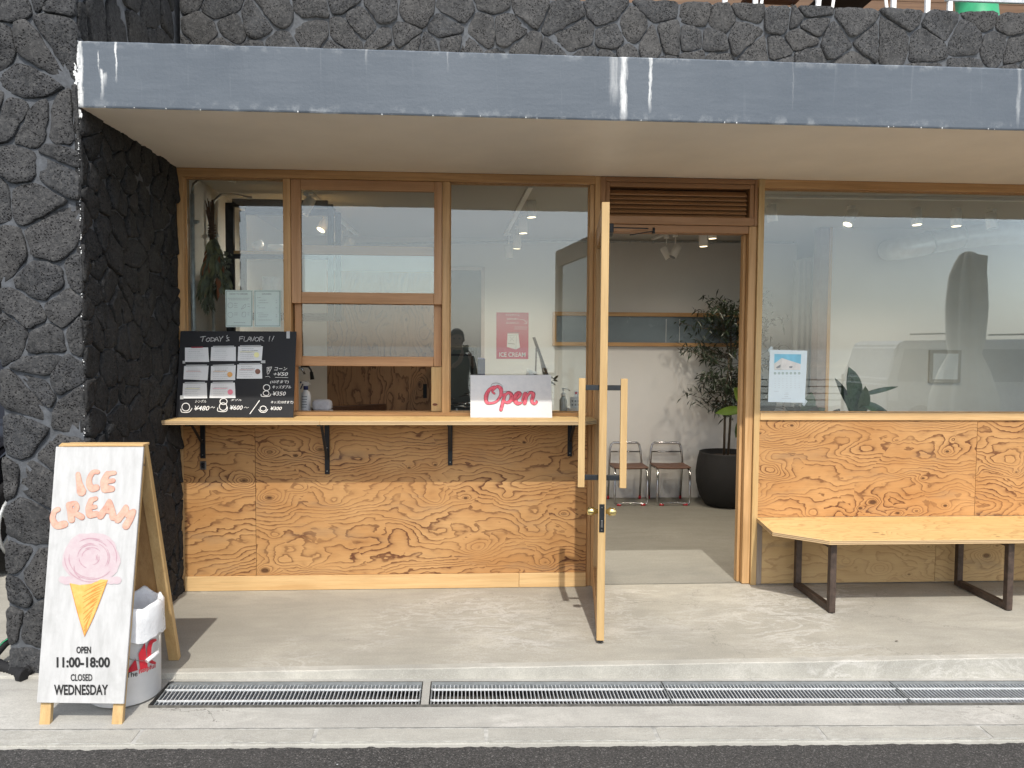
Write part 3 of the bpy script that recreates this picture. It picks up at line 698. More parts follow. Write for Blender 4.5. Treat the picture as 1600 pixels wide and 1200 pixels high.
for i in range(1): m.prism([(kn.x+.013*math.cos(a)*(1.5 if math.cos(a) > .3 else 1), .0432, kn.z+.008*math.sin(a)) for a in [k*math.pi/5 for k in range(10)]], (0, -.001, 0))
m.out('knot', plain('wood_knot', (.13, .04, .02), .7), fr)

# louvre vent over the door
lv = thing('louvre_vent', 'brown wooden louvre vent over the open doorway', 'vent', ((xd1+xe1)/2, 0, 2.2))
lx0, lx1 = xd1+.001, xe1-.001; zl0 = Z(351, 1060); zl1 = ZS-.002
lou_v = timber('louvre_wood_upright', (.40, .215, .10), (.30, .15, .065), 2); lou_h = timber('louvre_wood_level', (.40, .215, .10), (.30, .15, .065), 0)
member('outer_frame', lv, lx0, lx0+.032, .002, .11, zl0, zl1, lou_v); member('outer_frame', lv, lx1-.02, lx1, .002, .11, zl0, zl1, lou_v)
member('outer_frame', lv, lx0+.033, lx1-.021, .002, .11, zl1-.03, zl1, lou_h); member('outer_frame', lv, lx0+.033, lx1-.021, .002, .11, zl0, zl0+.05, lou_h)
member('inner_frame', lv, lx0+.033, lx0+.06, .010, .10, zl0+.051, zl1-.031, lou_v); member('inner_frame', lv, lx1-.048, lx1-.021, .010, .10, zl0+.051, zl1-.031, lou_v)
member('inner_frame', lv, lx0+.061, lx1-.049, .010, .10, zl1-.058, zl1-.031, lou_h)
for i in range(6):
    zc = zl0+.062+i*(zl1-.07-zl0-.062)/5.6
    m = MB(); m.obox(((lx0+lx1)/2, .045, zc), Vector((1, 0, 0)), Vector((0, math.cos(.7), math.sin(.7))), Vector((0, -math.sin(.7), math.cos(.7))), (lx1-lx0)/2-.062, .026, .004, .001); m.out('slat', lou_h, lv)
m = MB(); m.box(lx0+.03, lx1-.03, .104, .108, zl0+.02, zl1-.02); m.out('back_board', black_metal, lv)
# door frame
df = thing('door_frame', 'wooden frame of the open doorway', 'door frame', ((xd1+xe0)/2, 0, 0))
member('head', df, xd1+.002, xe0, .012, .10, Z(362, 1060)-.004, zl0-.002, lou_h); member('jamb', df, xe0+.001, xe1-.002, .006, .10, 0.004, zl0-.002, oak_v)
member('door_stop', df, xe0-.018, xe0-.0005, .05, .10, 0.004, Z(362, 1060)-.006, oak_v)

# ------------------------------------------------------------------ plywood cladding
cl = thing('counter_cladding', 'swirly grained larch plywood boarding below the serving counter', 'plywood wall', (0, 0, 0))
member('panel', cl, XL+.02, X(399.5, 780)-.001, -.0008, .03, .092, 1.04, larch, .001); member('panel', cl, X(399.5, 780)+.001, xd0-.002, -.0008, .03, .092, 1.04, larch, .001)
xs_ = X(811, 905)
member('plinth_board', cl, XL+.02, xs_-.0008, -.009, .03, .002, .0905, pale_h, .0015); member('plinth_board', cl, xs_+.0008, xd0-.002, -.009, .03, .002, .0905, pale_h, .0015)
cr = thing('bench_wall_cladding', 'bold grained larch plywood boarding under the right window', 'plywood wall', (2.6, 0, 0))
xj = X(1525, 730)
for a, b in ((xf1, xj-.001), (xj+.001, xj+1.2), (xj+1.202, XR)):
    member('panel', cr, a, b, -.0008, .03, .4315, zr0-.002, larch, .001)
member('batten', cr, xf1-.004, xf1+.028, -.016, .0, .006, .405, grey_wood, .001, label='grey weathered batten')
for a, b in ((xf1+.03, xf1+1.17), (xf1+1.172, xf1+2.3), (xf1+2.302, XR)):
    member('lower_panel', cr, a, b, -.010, .02, .008, .415, larch_soft, .001)

# ------------------------------------------------------------------ serving counter
def ply_board(name, parent, pts, z0, z1):
    m = MB(); m.prism([(x, y, z0) for x, y in pts], (0, 0, z1-z0))
    for f in m.bm.faces:
        f.normal_update(); f.material_index = 0 if abs(f.normal.z) > .5 else 1
    bmesh.ops.bevel(m.bm, geom=list(m.bm.edges), offset=.0012, segments=1, affect='EDGES')
    return m.out(name, [ply_top, ply_edge], parent)
ct = thing('serving_counter', 'long varnished plywood serving counter below the hatch', 'counter', (0, -.15, 1.047))
xj2 = X(499, 656, -.3)
ply_board('counter_board', ct, [(-1.708, -.30), (xj2-.0006, -.30), (xj2-.0006, -.002), (-1.708, -.002)], 1.046, 1.070)
ply_board('counter_board', ct, [(xj2+.0006, -.30), (.70, -.30), (.775, -.22), (.775, -.002), (xj2+.0006, -.002)], 1.046, 1.070)
brg = 'black steel brackets under the serving counter'
for px, pyb, lb in ((316.5, 716, 'leftmost black steel bracket under the counter'), (511, 741, 'longest black steel bracket, second from left'), (703.5, 727, 'black steel bracket under the counter below the hatch mullion'), (890.5, 713, 'rightmost black steel bracket under the counter near the door')):
    x = X(px, 690, -.01); zb = Z(pyb, px, -.01)
    b = thing('shelf_bracket', lb, 'bracket', (x, -.005, zb), group=brg)
    m = MB(); m.box(x-.014, x+.014, -.012, -.0015, zb, 1.045, .001); m.out('upright', black_metal, b)
    m = MB(); m.box(x-.014, x+.014, -.26, -.0125, 1.034, 1.045, .001); m.out('arm', black_metal, b)
    m = MB(); m.bar((x, -.19, 1.033), (x, -.013, zb+.09), .004, .016, (1, 0, 0)); m.out('brace', black_metal, b)
    for zz in (zb+.02, (zb+1.04)/2):
        m = MB(); m.tube([(x, -.0155, zz), (x, -.012, zz)], .0035, 8); m.out('screw', steel, b)
sk = P(317.5, 727, y=-.003); s_ = thing('wall_hook', 'small metal hook plate on the plywood below the left bracket', 'hook', sk)
m = MB(); m.box(sk.x-.018, sk.x+.018, -.008, -.0015, sk.z-.026, sk.z+.026, .002); m.out('plate', steel, s_)
m = MB(); m.box(sk.x-.008, sk.x+.010, -.012, -.0085, sk.z-.018, sk.z+.018, .002); m.tube([(sk.x, -.012, sk.z+.01), (sk.x, -.028, sk.z), (sk.x, -.03, sk.z+.012)], .003, 6); m.out('hook', black_metal, s_)

# ------------------------------------------------------------------ bench
bp = [P(1180, 808, z=.43), P(1207, 831, z=.43), P(1297, 845, z=.43)]
bn = thing('bench', 'long plywood bench with dark steel legs under the right window', 'bench', (2.6, -.3, 0))
ply_board('seat_board', bn, [(1.838, -.0015), (bp[1].x, bp[1].y), (bp[2].x, bp[2].y), (3.46, bp[2].y-.004), (3.46, -.0015)], .406, .430)
ply_board('seat_board', bn, [(3.462, bp[2].y-.004), (5.4, bp[2].y-.004), (5.4, -.0015), (3.462, -.0015)], .406, .430)
for px in (1299, 1575, 1856):
    xx = X(px, 940, -.53)
    m = MB(); s = .036
    m.box(xx-.018, xx+.018, -.545, -.545+s, .004, .4055, .002); m.box(xx-.018, xx+.018, -.10, -.10+s, .004, .4055, .002)
    m.box(xx-.0175, xx+.0175, -.545+s+.0005, -.1005, .006, .006+s, .002); m.box(xx-.0175, xx+.0175, -.545+s+.0005, -.1005, .37, .4052, .001)
    m.out('leg_frame', rust_metal, bn)
    m = MB(); m.tube([(xx, -.53, .0005), (xx, -.53, .004)], .014, 12); m.out('foot', black_rubber, bn)

# ================================================================== DOOR LEAF
hx = Vector((.812, -.022, 0)); ox = Vector((.684, -.935, 0)); dd = (ox-hx).normalized(); dn = Vector((-dd.y, dd.x, 0)); W_ = (ox-hx).length
door = thing('glass_door', 'tall wood framed glass door swung open towards the street', 'door', hx)
zt = 2.212; zb = .018; th = .038
def dbox(name, mat, a, b, z0, z1, t0=-th/2, t1=th/2, par=door, bev=.0015):
    m = MB(); c = hx+dd*((a+b)/2)+dn*((t0+t1)/2); c.z = (z0+z1)/2
    m.obox(c, dd, dn, Vector((0, 0, 1)), (b-a)/2, (t1-t0)/2, (z1-z0)/2, bev); return m.out(name, mat, par)
dbox('stile', oak_v, 0, .095, zb, zt); dbox('stile', pale_v, W_-.095, W_, zb, zt)
dbox('rail', oak_h, .096, W_-.096, zt-.12, zt-.001, -th/2+.001, th/2-.001); dbox('rail', oak_h, .096, W_-.096, zb+.001, zb+.14, -th/2+.001, th/2-.001)
dbox('pane', glass_m, .0955, W_-.0955, zb+.14, zt-.12, -.003, .003, bev=0)
dbox('bottom_seal', black_rubber, .01, W_-.001, zb-.010, zb-.0005, -.012, .012)
for sgn in (-1, 1):
    h0, h1 = .790, 1.342
    a = W_-.052
    pb = dbox('pull_bar', pale_v, a-.017, a+.017, h0, h1, *(sorted((sgn*(.088), sgn*(.122)))))
    for zz in (h0+.05, h1-.046):
        q = dbox('standoff', dark_steel, a-.008, a+.008, zz-.013, zz+.013, *(sorted((sgn*(th/2+.0005), sgn*.0878))))
lz0, lz1 = Z(832, 940, -.94), Z(788, 940, -.94)
dbox('lock_plate', dark_steel, W_+.0002, W_+.003, lz0, lz1, -.013, .013, bev=.0008)
zm = (lz0+lz1)/2
m = MB()
for q in (.055, -.06): c = hx+dd*(W_+.0035)+Vector((0, 0, zm+q)); m.tube([c, c+dd*.001], .004, 8)
m.out('screw', steel, door)
m = MB(); c = hx+dd*(W_+.005)+Vector((0, 0, zm-.028)); m.obox(c, dd, dn, Vector((0, 0, 1)), .0025, .005, .018, .001); m.out('latch_bolt', steel, door)
for sgn in (-1, 1):
    c = hx+dd*(W_-.05)+Vector((0, 0, Z(800, 940, -.9)))
    m = MB(); m.tube([c+dn*sgn*(th/2), c+dn*sgn*(th/2+.012), c+dn*sgn*(th/2+.02), c+dn*sgn*(th/2+.05), c+dn*sgn*(th/2+.055)], [.012, .012, .022, .019, .012], 16); m.out('knob', brass, door)
for zz in (Z(430, 935), Z(618, 935), .30):
    m = MB(); m.tube([hx+Vector((-.002, -.012, zz-.065)), hx+Vector((-.002, -.012, zz+.065))], .0065, 10)
    for k in range(5): m.tube([hx+Vector((-.002, -.012, zz-.052+k*.026)), hx+Vector((-.002, -.012, zz-.047+k*.026))], .0085, 10)
    m.out('hinge', steel, door)
# door closer: body on the leaf, arm reaching to the head
c = hx+dd*.20+dn*.045
m = MB(); cz = Z(364, 960, -.1); m.obox(hx+dd*.18+dn*(-.047)*-1+Vector((0, 0, cz)), dd, dn, Vector((0, 0, 1)), .09, .026, .026, .003)
m.out('closer_body', black_metal, door)
e0 = P(970, 362, y=-.12); e1 = P(998, 366, y=-.05); e2 = P(1021, 361, y=.02); e0 = hx+dd*.15+dn*.06+Vector((0, 0, cz+.02))
m = MB(); m.bar(e0, P(1012, 357, y=-.03), .014, .006); m.bar(P(985, 367, y=-.08), e2, .014, .006); m.tube([e2+Vector((0, 0, -.015)), e2+Vector((0, 0, .02))], .012, 10); m.out('closer_arm', black_metal, door)

# ================================================================== SANDWICH BOARD
AP = Vector((0, -1.372, 1.066)); BT = Vector((0, -1.575, .045))
spl = (AP, (AP-BT).cross(Vector((1, 0, 0))).normalized()); sfn = plane_fn(spl)
sgn_ = thing('sandwich_board', 'white A-frame sign with painted ice cream cone in front of the stone pillar', 'sign', (-1.56, -1.35, zap(-1.56)))
nf = spl[1] if spl[1].dot(fw) < 0 else -spl[1]
c4 = [P(*q, pl=spl) for q in ((87, 698), (224, 698), (193, 1100), (57, 1098))]
m = MB(); m.prism([c-nf*.001 for c in c4], -nf*.012); bmesh.ops.bevel(m.bm, geom=list(m.bm.edges), offset=.0012, segments=1, affect='EDGES'); m.out('front_panel', whitewash_m, sgn_)
tl, tr, br, bl = c4
for a, b, pxf in ((tl, bl, 66), (tr, br, 181)):
    s = 1 if a is tl else -1
    foot = P(pxf, 1138, pl=spl); a2 = a+Vector((s*.024, 0, 0)); f2 = foot+Vector((-.004 if s < 0 else 0, 0, 0))
    m = MB(); m.bar(a2-nf*.026, f2-nf*.026+(f2-a2).normalized()*.012, .042, .024, nf, .002); m.out('leg', pale_v, sgn_)
rf = Vector((0, -1.035, 0.004)); ra = AP+Vector((0, .035, .004)); rn = Vector((0, (ra-rf).z, -(ra-rf).y)).normalized()
xrl, xrr = tl.x+.022, -1.378
for xx, xt in ((xrl, tl.x+.024), (xrr, tr.x-.024)):
    m = MB(); m.bar((xt, ra.y, ra.z), (xx, rf.y, rf.z), .048, .030, rn, .002); m.out('leg', pale_v, sgn_)
m = MB(); q0 = ra+(rf-ra)*.04; q1 = ra+(rf-ra)*.86
m.prism([Vector((tl.x+.05, q0.y, q0.z))-rn*.004, Vector((tr.x-.05, q0.y, q0.z))-rn*.004, Vector((xrr-.026, q1.y, q1.z))-rn*.004, Vector((xrl+.026, q1.y, q1.z))-rn*.004], rn*.008); m.out('back_panel', timber('sign_back_ply', (.46, .28, .12), (.36, .20, .08), 2), sgn_)
m = MB(); m.box(tl.x+.03, tr.x, AP.y-.002, ra.y+.03, AP.z-.003, AP.z+.008, .002); m.out('top_strip', pale_h, sgn_)
m = MB(); m.box(tr.x-.03, tr.x-.004, AP.y+.005, ra.y, AP.z-.09, AP.z-.05, .002); m.out('hinge', steel, sgn_)
# bubble lettering
L = [([(122, 741), (124, 754), (127.5, 768)], [5.5, 7, 12]), ([(153, 737.5), (146, 738), (140.5, 746), (139.5, 756), (144, 763), (151, 762)], [5, 5.5, 6, 7.5, 9, 8]),
     ([(168, 740), (163, 752), (164, 763)], [6, 9, 10]), ([(165, 744), (172, 740), (179, 739)], [6, 5.5, 5]), ([(165, 753), (177, 751)], [5.5, 5.5]), ([(164, 764), (175, 764)], [10, 7.5]),
     ([(91, 796), (85, 800), (82.5, 811), (89, 821), (101, 819)], [6, 6, 7, 9, 9]), ([(108, 789), (110, 800), (112, 812)], [7.5, 7, 8.5]), ([(109, 788), (118, 787), (120, 795), (112, 799)], [5.5, 6, 6, 5.5]), ([(114, 801), (121, 804), (128, 808)], [6, 7, 7.5]),
     ([(143, 781), (139, 793), (140, 804)], [6, 7.5, 8.5]), ([(142, 782), (150, 779)], [6, 5]), ([(140, 793), (149, 792)], [5.5, 5]), ([(141, 805), (151, 803)], [8, 7]),
     ([(171, 783), (165, 795), (157, 806)], [5, 7, 9]), ([(172, 784), (175, 796), (177, 808)], [5, 7, 9]), ([(164, 799), (174, 800)], [4.5, 4.5]),
     ([(197, 792), (192, 802), (184, 812)], [5.5, 8, 9]), ([(198, 793), (198.5, 800), (199, 806)], [5, 5, 5]), ([(199, 805), (204, 801), (209, 799)], [5, 5, 6]), ([(209, 799), (204, 810), (197, 822)], [6, 8, 9])]
mo = MB(); mi = MB()
for k, (p, ws) in enumerate(L):
    mo.stroke(p, [q*1.18+1.3 for q in ws], sfn, .0006+k*.00003); mi.stroke(p, [q*1.18 for q in ws], sfn, .0016+k*.00003)
mo.out('lettering_outline', peach_line, sgn_, recalc=False); mi.out('lettering', peach, sgn_, recalc=False)
# ice cream scoop and cone
rg = random.Random(2); m = MB()
pts = []
for k in range(48):
    a = 2*math.pi*k/48; r = 44+1.5*math.sin(5*a)+rg.uniform(-1, 1)
    if .55*math.pi > a > .45: r -= 0
    pts.append((142.5+r*1.02*math.cos(a), 873+r*.93*math.sin(a)))
cen = m.bm.verts.new(sfn(142.5, 873, .0008)); vs = [m.bm.verts.new(sfn(*p, .0008)) for p in pts]
for k in range(48): m.bm.faces.new((cen, vs[k], vs[(k+1) % 48]))
for k in range(9): m.stroke([(97+k*10, 905+rg.uniform(-2, 3)), (104+k*10, 908+rg.uniform(-2, 2))], [11, 12], sfn, .0009+k*.00003)
m.out('painted_scoop', pink_lt, sgn_, recalc=False)
m = MB()
for k in range(16):
    r = 8+k*2.2; a0 = rg.uniform(0, 6.28); n = 7; sp = rg.uniform(1.0, 2.4)
    m.stroke([(143+r*math.cos(a0+sp*i/n)*1.02, 871+r*.93*math.sin(a0+sp*i/n)) for i in range(n)], [.5, 1.4, 1.8, 1.4, .5], sfn, .0012+k*.00003)
m.stroke([(116, 884), (117, 893), (123, 901), (126, 904)], [.6, 2.4, 2.2, .6], sfn, .0018)
m.out('painted_swirl', pink_md, sgn_, recalc=False)
m = MB(); cq = ((109, 911), (125, 914), (143, 912), (158, 905), (169, 906), (160, 930), (147, 962), (132, 993), (121, 955)); cv = m.bm.verts.new(sfn(136, 930, .0014)); cr_ = [m.bm.verts.new(sfn(*p, .0014)) for p in cq]
for k in range(9): m.bm.faces.new((cv, cr_[k], cr_[(k+1) % 9]))
m.out('painted_cone', cone_m, sgn_, recalc=False)
m = MB(); hl = []
for k in range(17):
    y0 = 914+k*4.4; xl = 111+ (y0-914)*.27; xr = 167-(y0-914)*.44
    if xr-xl < 6: break
    xm = xl+(xr-xl)*rg.uniform(.3, .5); m.stroke([(xm, y0+10), ((xm+xr)/2, y0+1), (xr-2, y0-5)], [.8, 1.5, .6], sfn, .0019+k*.00003)
for p in ([(110, 912), (121, 955), (132, 992)], [(168, 907), (148, 960), (133, 992)]): m.stroke(p, 1.0, sfn, .0025)
m.out('painted_cone_lines', cone_dk, sgn_, recalc=False)
write('OPEN', (119.5, 1010, 142.5, 1021), sfn, black_pt, sgn_, .0012, .035)
write('11:00-18:00', (88.5, 1026.5, 172, 1043), sfn, black_pt, sgn_, .0012, .035)
write('CLOSED', (110.5, 1053, 144.5, 1064), sfn, black_pt, sgn_, .0012, .022)
write('WEDNESDAY', (84.5, 1069.5, 169, 1086), sfn, black_pt, sgn_, .0012, .028)

# ================================================================== BUCKET
bc = Vector((-1.476, -1.334, zap(-1.5)-.006)); RT, RB, HB = .150, .141, .40
bk = thing('bucket', 'white plastic bucket with bin liner and red logo behind the sandwich board', 'bucket', bc)
m = MB(); m.lathe([(RB*.2, 0), (RB-.008, 0), (RB, .006), (RT-.006, HB-.06), (RT, HB-.058), (RT, HB-.05), (RT-.003, HB-.048), (RT-.001, HB), (RT-.012, HB), (RB-.01, .02), (.02, .02)], bc, 48); m.out('shell', white_pl, bk)
# liner folded over the rim, hanging skirt
m = MB(); rows = []; n = 72
for j, (r, z) in enumerate(((.10, .16), (.122, .26), (RT-.02, HB-.05), (RT-.010, HB+.008), (RT+.002, HB+.018), (RT+.009, HB+.004), (RT+.009, HB-.05), (RT+.009, HB-.095), (RT+.011, HB-.128))):
    row = []
    for k in range(n):
        a = 2*math.pi*k/n; wv = mnoise.noise(Vector((math.cos(a)*5, math.sin(a)*5, j*.45)))
        rr = r + .007*wv*(1.2 if j < 3 or j > 6 else .35); zz = z+(.022*mnoise.noise(Vector((math.cos(a)*3, math.sin(a)*3, 9))) if j in (3, 4, 8) else 0)
        row.append(m.bm.verts.new(bc+Vector((rr*math.cos(a), rr*math.sin(a), zz))))
    rows.append(row)
for a, b in zip(rows, rows[1:]):
    for k in range(n): f = m.bm.faces.new((a[k], a[(k+1) % n], b[(k+1) % n], b[k])); f.smooth = True
m.out('bin_liner', bag_m, bk, recalc=True)
def bfn(u, v, off=0.0):
    """lay a surveyed point on the bucket's side"""
    d = ray(u, v); o = CAM-bc; r = .145
    for _ in range(6):
        A = d.x**2+d.y**2; B = 2*(o.x*d.x+o.y*d.y); Cc = o.x**2+o.y**2-(r+off)**2; q = max(B*B-4*A*Cc, 0); t = (-B-math.sqrt(q))/(2*A); z = o.z+d.z*t; r = RB+(RT-RB)*max(0, min(1, z/HB))
    return CAM+d*t
m = MB()
def bpoly(pts):
    c = (sum(p[0] for p in pts)/len(pts), sum(p[1] for p in pts)/len(pts)); cc = m.bm.verts.new(bfn(*c, .0025)); q = []
    for i in range(len(pts)):
        a, b = pts[i], pts[(i+1) % len(pts)]
        for k in range(3): q.append(m.bm.verts.new(bfn(a[0]+(b[0]-a[0])*k/3, a[1]+(b[1]-a[1])*k/3, .0018)))
    for i in range(len(q)): m.bm.faces.new((cc, q[i], q[(i+1) % len(q)]))
bpoly([(196, 1053), (212, 1029), (215.5, 1047)]); bpoly([(216.5, 1022), (226.5, 1004), (231, 1043), (219, 1047)])
m.stroke([(243, 1000), (236, 1004), (233, 1017), (235, 1032), (242, 1036)], [4, 6, 7, 6, 4], bfn, .002)
m.out('logo', red_pt, bk, recalc=False)
write('The', (197.5, 1051, 215, 1059.5), bfn, black_pt, bk, .002, .01, skew=-3); write('helpful', (217.5, 1046, 243, 1055), bfn, red_pt, bk, .002, .015, skew=-10)
m = MB(); g0 = bfn(229, 1033, .010); g1 = bfn(247, 1019, .014); m.tube([g0, g1], .009, 12); m.out('grip', white_pl, bk)
m = MB(); m.tube([bfn(200, 1029, .002), bfn(215, 1032, .006), g0, g1, bc+Vector((RT+.006, -.03, .22)), bc+Vector((RT, .01, .33))], .0014, 6); m.out('wire_handle', steel, bk)

# ================================================================== CHALKBOARD
cb0 = Vector((0, -.115, 1.0715)); cb1 = Vector((0, -.030, Z(517, 370, -.03)))
cpl = (cb0, (cb1-cb0).cross(Vector((1, 0, 0))).normalized()); cfn = plane_fn(cpl); cn = cpl[1] if cpl[1].dot(fw) < 0 else -cpl[1]
ch = thing('chalkboard', 'black chalkboard menu with price cards leaning on the counter', 'chalkboard', (-1.4, -.1, 1.07))
q = [P(*p, pl=cpl) for p in ((282, 517), (463, 518), (458, 650.5), (274.5, 649))]
for v in q[2:]: v.z = 1.0715
m = MB(); m.prism([v-cn*.001 for v in q], -cn*.008); m.out('board', chalkboard_m, ch)
def S2(x, y): return (270+x/7.5, 500+y/7.5)     # enlarged survey of the board
def S2s(l): return [S2(*p) for p in l]
T = ['TODAY', "'s", 'FLAVOR', '!!']
thin = [[(325, 200), (385, 192)], [(360, 195), (345, 250)], [(405, 215), (390, 235), (405, 252), (430, 240), (432, 215), (412, 210)], [(450, 205), (445, 250)], [(450, 205), (485, 215), (482, 240), (447, 250)], [(490, 250), (515, 200), (535, 248)], [(500, 232), (530, 230)], [(545, 195), (565, 218), (590, 190)], [(565, 218), (555, 252)],
        [(640, 180), (632, 192)], [(660, 205), (632, 210), (648, 225), (662, 240), (625, 245)],
        [(785, 200), (780, 248)], [(785, 198), (825, 194)], [(783, 222), (815, 218)], [(842, 198), (835, 248), (872, 245)], [(872, 248), (900, 195), (915, 248)], [(885, 228), (910, 226)], [(915, 198), (935, 246), (958, 196)], [(975, 208), (962, 228), (978, 248), (1005, 235), (1003, 208), (982, 203)], [(1022, 198), (1016, 250)], [(1022, 198), (1055, 200), (1050, 220), (1022, 225)], [(1030, 226), (1068, 248)],
        [(1138, 192), (1130, 228)], [(1128, 243), (1130, 246)], [(1186, 190), (1168, 230)], [(1162, 244), (1164, 247)]]
m = MB()
for k, s in enumerate(thin): m.stroke(S2s(s), 1.15, cfn, .0006+k*.00001, 3)
m.out('chalk_heading', chalk_m, ch, recalc=False)
bold = []
def circ(cx, cy, r, ry=None): return [(cx+r*math.cos(a), cy+(ry or r)*math.sin(a)) for a in [k*2*math.pi/10 for k in range(11)]]
bold += [circ(153, 1020, 46), [(95, 1045), (108, 1080), (190, 1078), (225, 1035)], circ(590, 1015, 44), circ(595, 955, 42, 36), [(528, 1030), (530, 1068), (625, 1070), (640, 1020)], [(1015, 945), (905, 1098)], circ(1060, 1038, 36, 30), [(1008, 1050), (1035, 1080), (1085, 1080), (1112, 1048)],
         circ(1100, 792, 38, 34), circ(1094, 858, 34, 28), [(1035, 872), (1045, 895), (1130, 893), (1150, 868)]]
groups_ = [(bold[0:2], 'cup_drawing', 1.15), (bold[2:5], 'cup_drawing', 1.15), ([bold[5]], 'slash_mark', 1.2), (bold[6:8], 'cup_drawing', 1.1), (bold[8:11], 'cup_drawing', 1.1),
    ([[(1105, 555), (1112, 640), (1160, 555)], [(1105, 556), (1160, 550)], [(1112, 575), (1145, 560)], [(1112, 600), (1140, 580)], [(1118, 560), (1130, 600)]], 'cone_drawing', .6),
    ([[(1088, 665), (1120, 660), (1140, 672)], [(1200, 672), (1350, 676)]], 'underline', .5), ([[(445, 1030), (465, 1015), (475, 1032), (493, 1020)]], 'wave_mark', .7), ([[(835, 1030), (855, 1018), (868, 1032), (890, 1022)]], 'wave_mark', .5)]
k = 0
for ss, nm, wd_ in groups_:
    m = MB()
    for s in ss: k += 1; m.stroke(S2s(s), wd_, cfn, .0006+k*.00002, 3)
    m.out(nm, chalk_bold, ch, recalc=False)
def S2b(x0, y0, x1, y1): a = S2(x0, y0); b = S2(x1, y1); return (a[0], a[1], b[0], b[1])
for txt, bx, bo in (('\u30b3\u30fc\u30f3', (1188, 552, 1340, 592), .01), ('+\u00a550', (1180, 612, 1350, 655), .01), ('(10\u624d\u307e\u3067)', (1142, 705, 1358, 748), .01), ('\u30ad\u30c3\u30ba\u30c0\u30d6\u30eb', (1168, 765, 1385, 805), .015), ('\u00a5350', (1170, 838, 1325, 886), .025), ('\u30b7\u30f3\u30b0\u30eb', (262, 935, 395, 970), .015), ('\u00a5480', (250, 1005, 430, 1060), .025), ('\u30c0\u30d6\u30eb', (680, 925, 808, 950), .015), ('\u00a5600', (668, 1000, 820, 1052), .025), ('\u30ad\u30c3\u30ba(10\u624d\u307e\u3067)', (1150, 945, 1412, 985), .02), ('\u00a5300', (1145, 1015, 1278, 1056), .03)):
    write(txt, S2b(*bx), cfn, chalk_bold, ch, .0007, bo*.35, .25)
cards = [((145, 325), (415, 322), (428, 492), (145, 492), 'G', None), ((452, 318), (740, 315), (742, 482), (445, 480), 'G', None), ((768, 312), (1057, 308), (1043, 478), (762, 480), 'Y', (985, 410)), ((135, 540), (422, 536), (410, 708), (128, 695), 'R', None), ((450, 540), (740, 530), (732, 705), (445, 705), 'O', (672, 640)), ((758, 522), (1045, 518), (1050, 688), (752, 688), 'R', (998, 605)), ((122, 742), (400, 738), (405, 918), (115, 920), 'Y', None), ((448, 740), (728, 735), (738, 915), (432, 915), 'P', (677, 845))]
inkc = {'G': (.35, .37, .36), 'Y': (.75, .72, .30), 'R': (.55, .20, .20), 'O': (.75, .42, .15), 'P': (.80, .22, .32)}
dotc = [plain('card_dot_%d' % i, c, .8) for i, c in enumerate(((.80, .78, .40), (.72, .40, .14), (.22, .11, .08), (.80, .25, .33)))]
tape = plain('frosted_tape', (.42, .43, .43), .4); di = 0
for k, (a, b, c, d, ink, dot) in enumerate(cards):
    m = MB(); o_ = .0025
    V = [[cfn(*S2(*[ (1-v)*((1-u)*a[i]+u*b[i])+v*((1-u)*d[i]+u*c[i]) for i in (0, 1)]), o_+.004*abs(u-.5)*v*(1 if k % 2 else .5)) for u in (0, .25, .5, .75, 1)] for v in (0, .5, 1)]
    G = [[m.bm.verts.new(p) for p in r] for r in V]
    for i in range(2):
        for j in range(4): m.bm.faces.new((G[i][j], G[i][j+1], G[i+1][j+1], G[i+1][j]))
    cdo = m.out('flavour_card', paper, ch)
    m = MB()
    m.poly([cfn(*S2(a[0]+20 if k else a[0]+75, a[1]-14 if k else a[1]-8), .0022), cfn(*S2(b[0]-20 if k else b[0]-60, b[1]-14 if k else b[1]-8), .0022), cfn(*S2(b[0]-20 if k else b[0]-60, b[1]+5), .0054), cfn(*S2(a[0]+20 if k else a[0]+75, a[1]+5), .0054)])
    m.out('tape', plain('red_tape', (.35, .05, .07), .6) if k == 0 else tape, cdo)
    m = MB(); rg = random.Random(k)
    for r_ in range(6):
        y = a[1]+25+r_*24; x = a[0]+(45 if r_ < 2 else 28)
        while x < a[0]+rg.uniform(150, 215):
            L_ = rg.uniform(8, 22); m.stroke([S2(x, y), S2(x+L_, y-1)], .38 if r_ != 1 else .7, cfn, .0060, 1); x += L_+rg.uniform(4, 9)
    m.out('card_text', grey_ink if k in (2, 4, 5) else faint_ink, cdo, recalc=False)
    if ink != 'G':
        m = MB(); y = a[1]+62; m.stroke([S2(a[0]+25, y), S2(a[0]+195, y+1)], .45, cfn, .0063, 1); m.out('underline', plain('card_ink_%d' % k, inkc[ink], .8), cdo, recalc=False)
    if dot:
        m = MB(); m.bm.faces.new([m.bm.verts.new(cfn(*S2(dot[0]+31*math.cos(t), dot[1]+31*math.sin(t)), .0064)) for t in [i*math.pi/10 for i in range(20)]]); m.out('card_dot', dotc[di], cdo, recalc=False); di += 1
for bx in ((1335, 135, 1375, 218), (1035, 475, 1088, 508), (120, 480, 150, 512), (90, 885, 130, 930)):
    m = MB(); a = S2(bx[0], bx[1]); b = S2(bx[2], bx[3]); m.poly([cfn(a[0], a[1], .007), cfn(b[0], a[1], .007), cfn(b[0], b[1], .007), cfn(a[0], b[1], .007)]); m.out('tape', tape, ch)

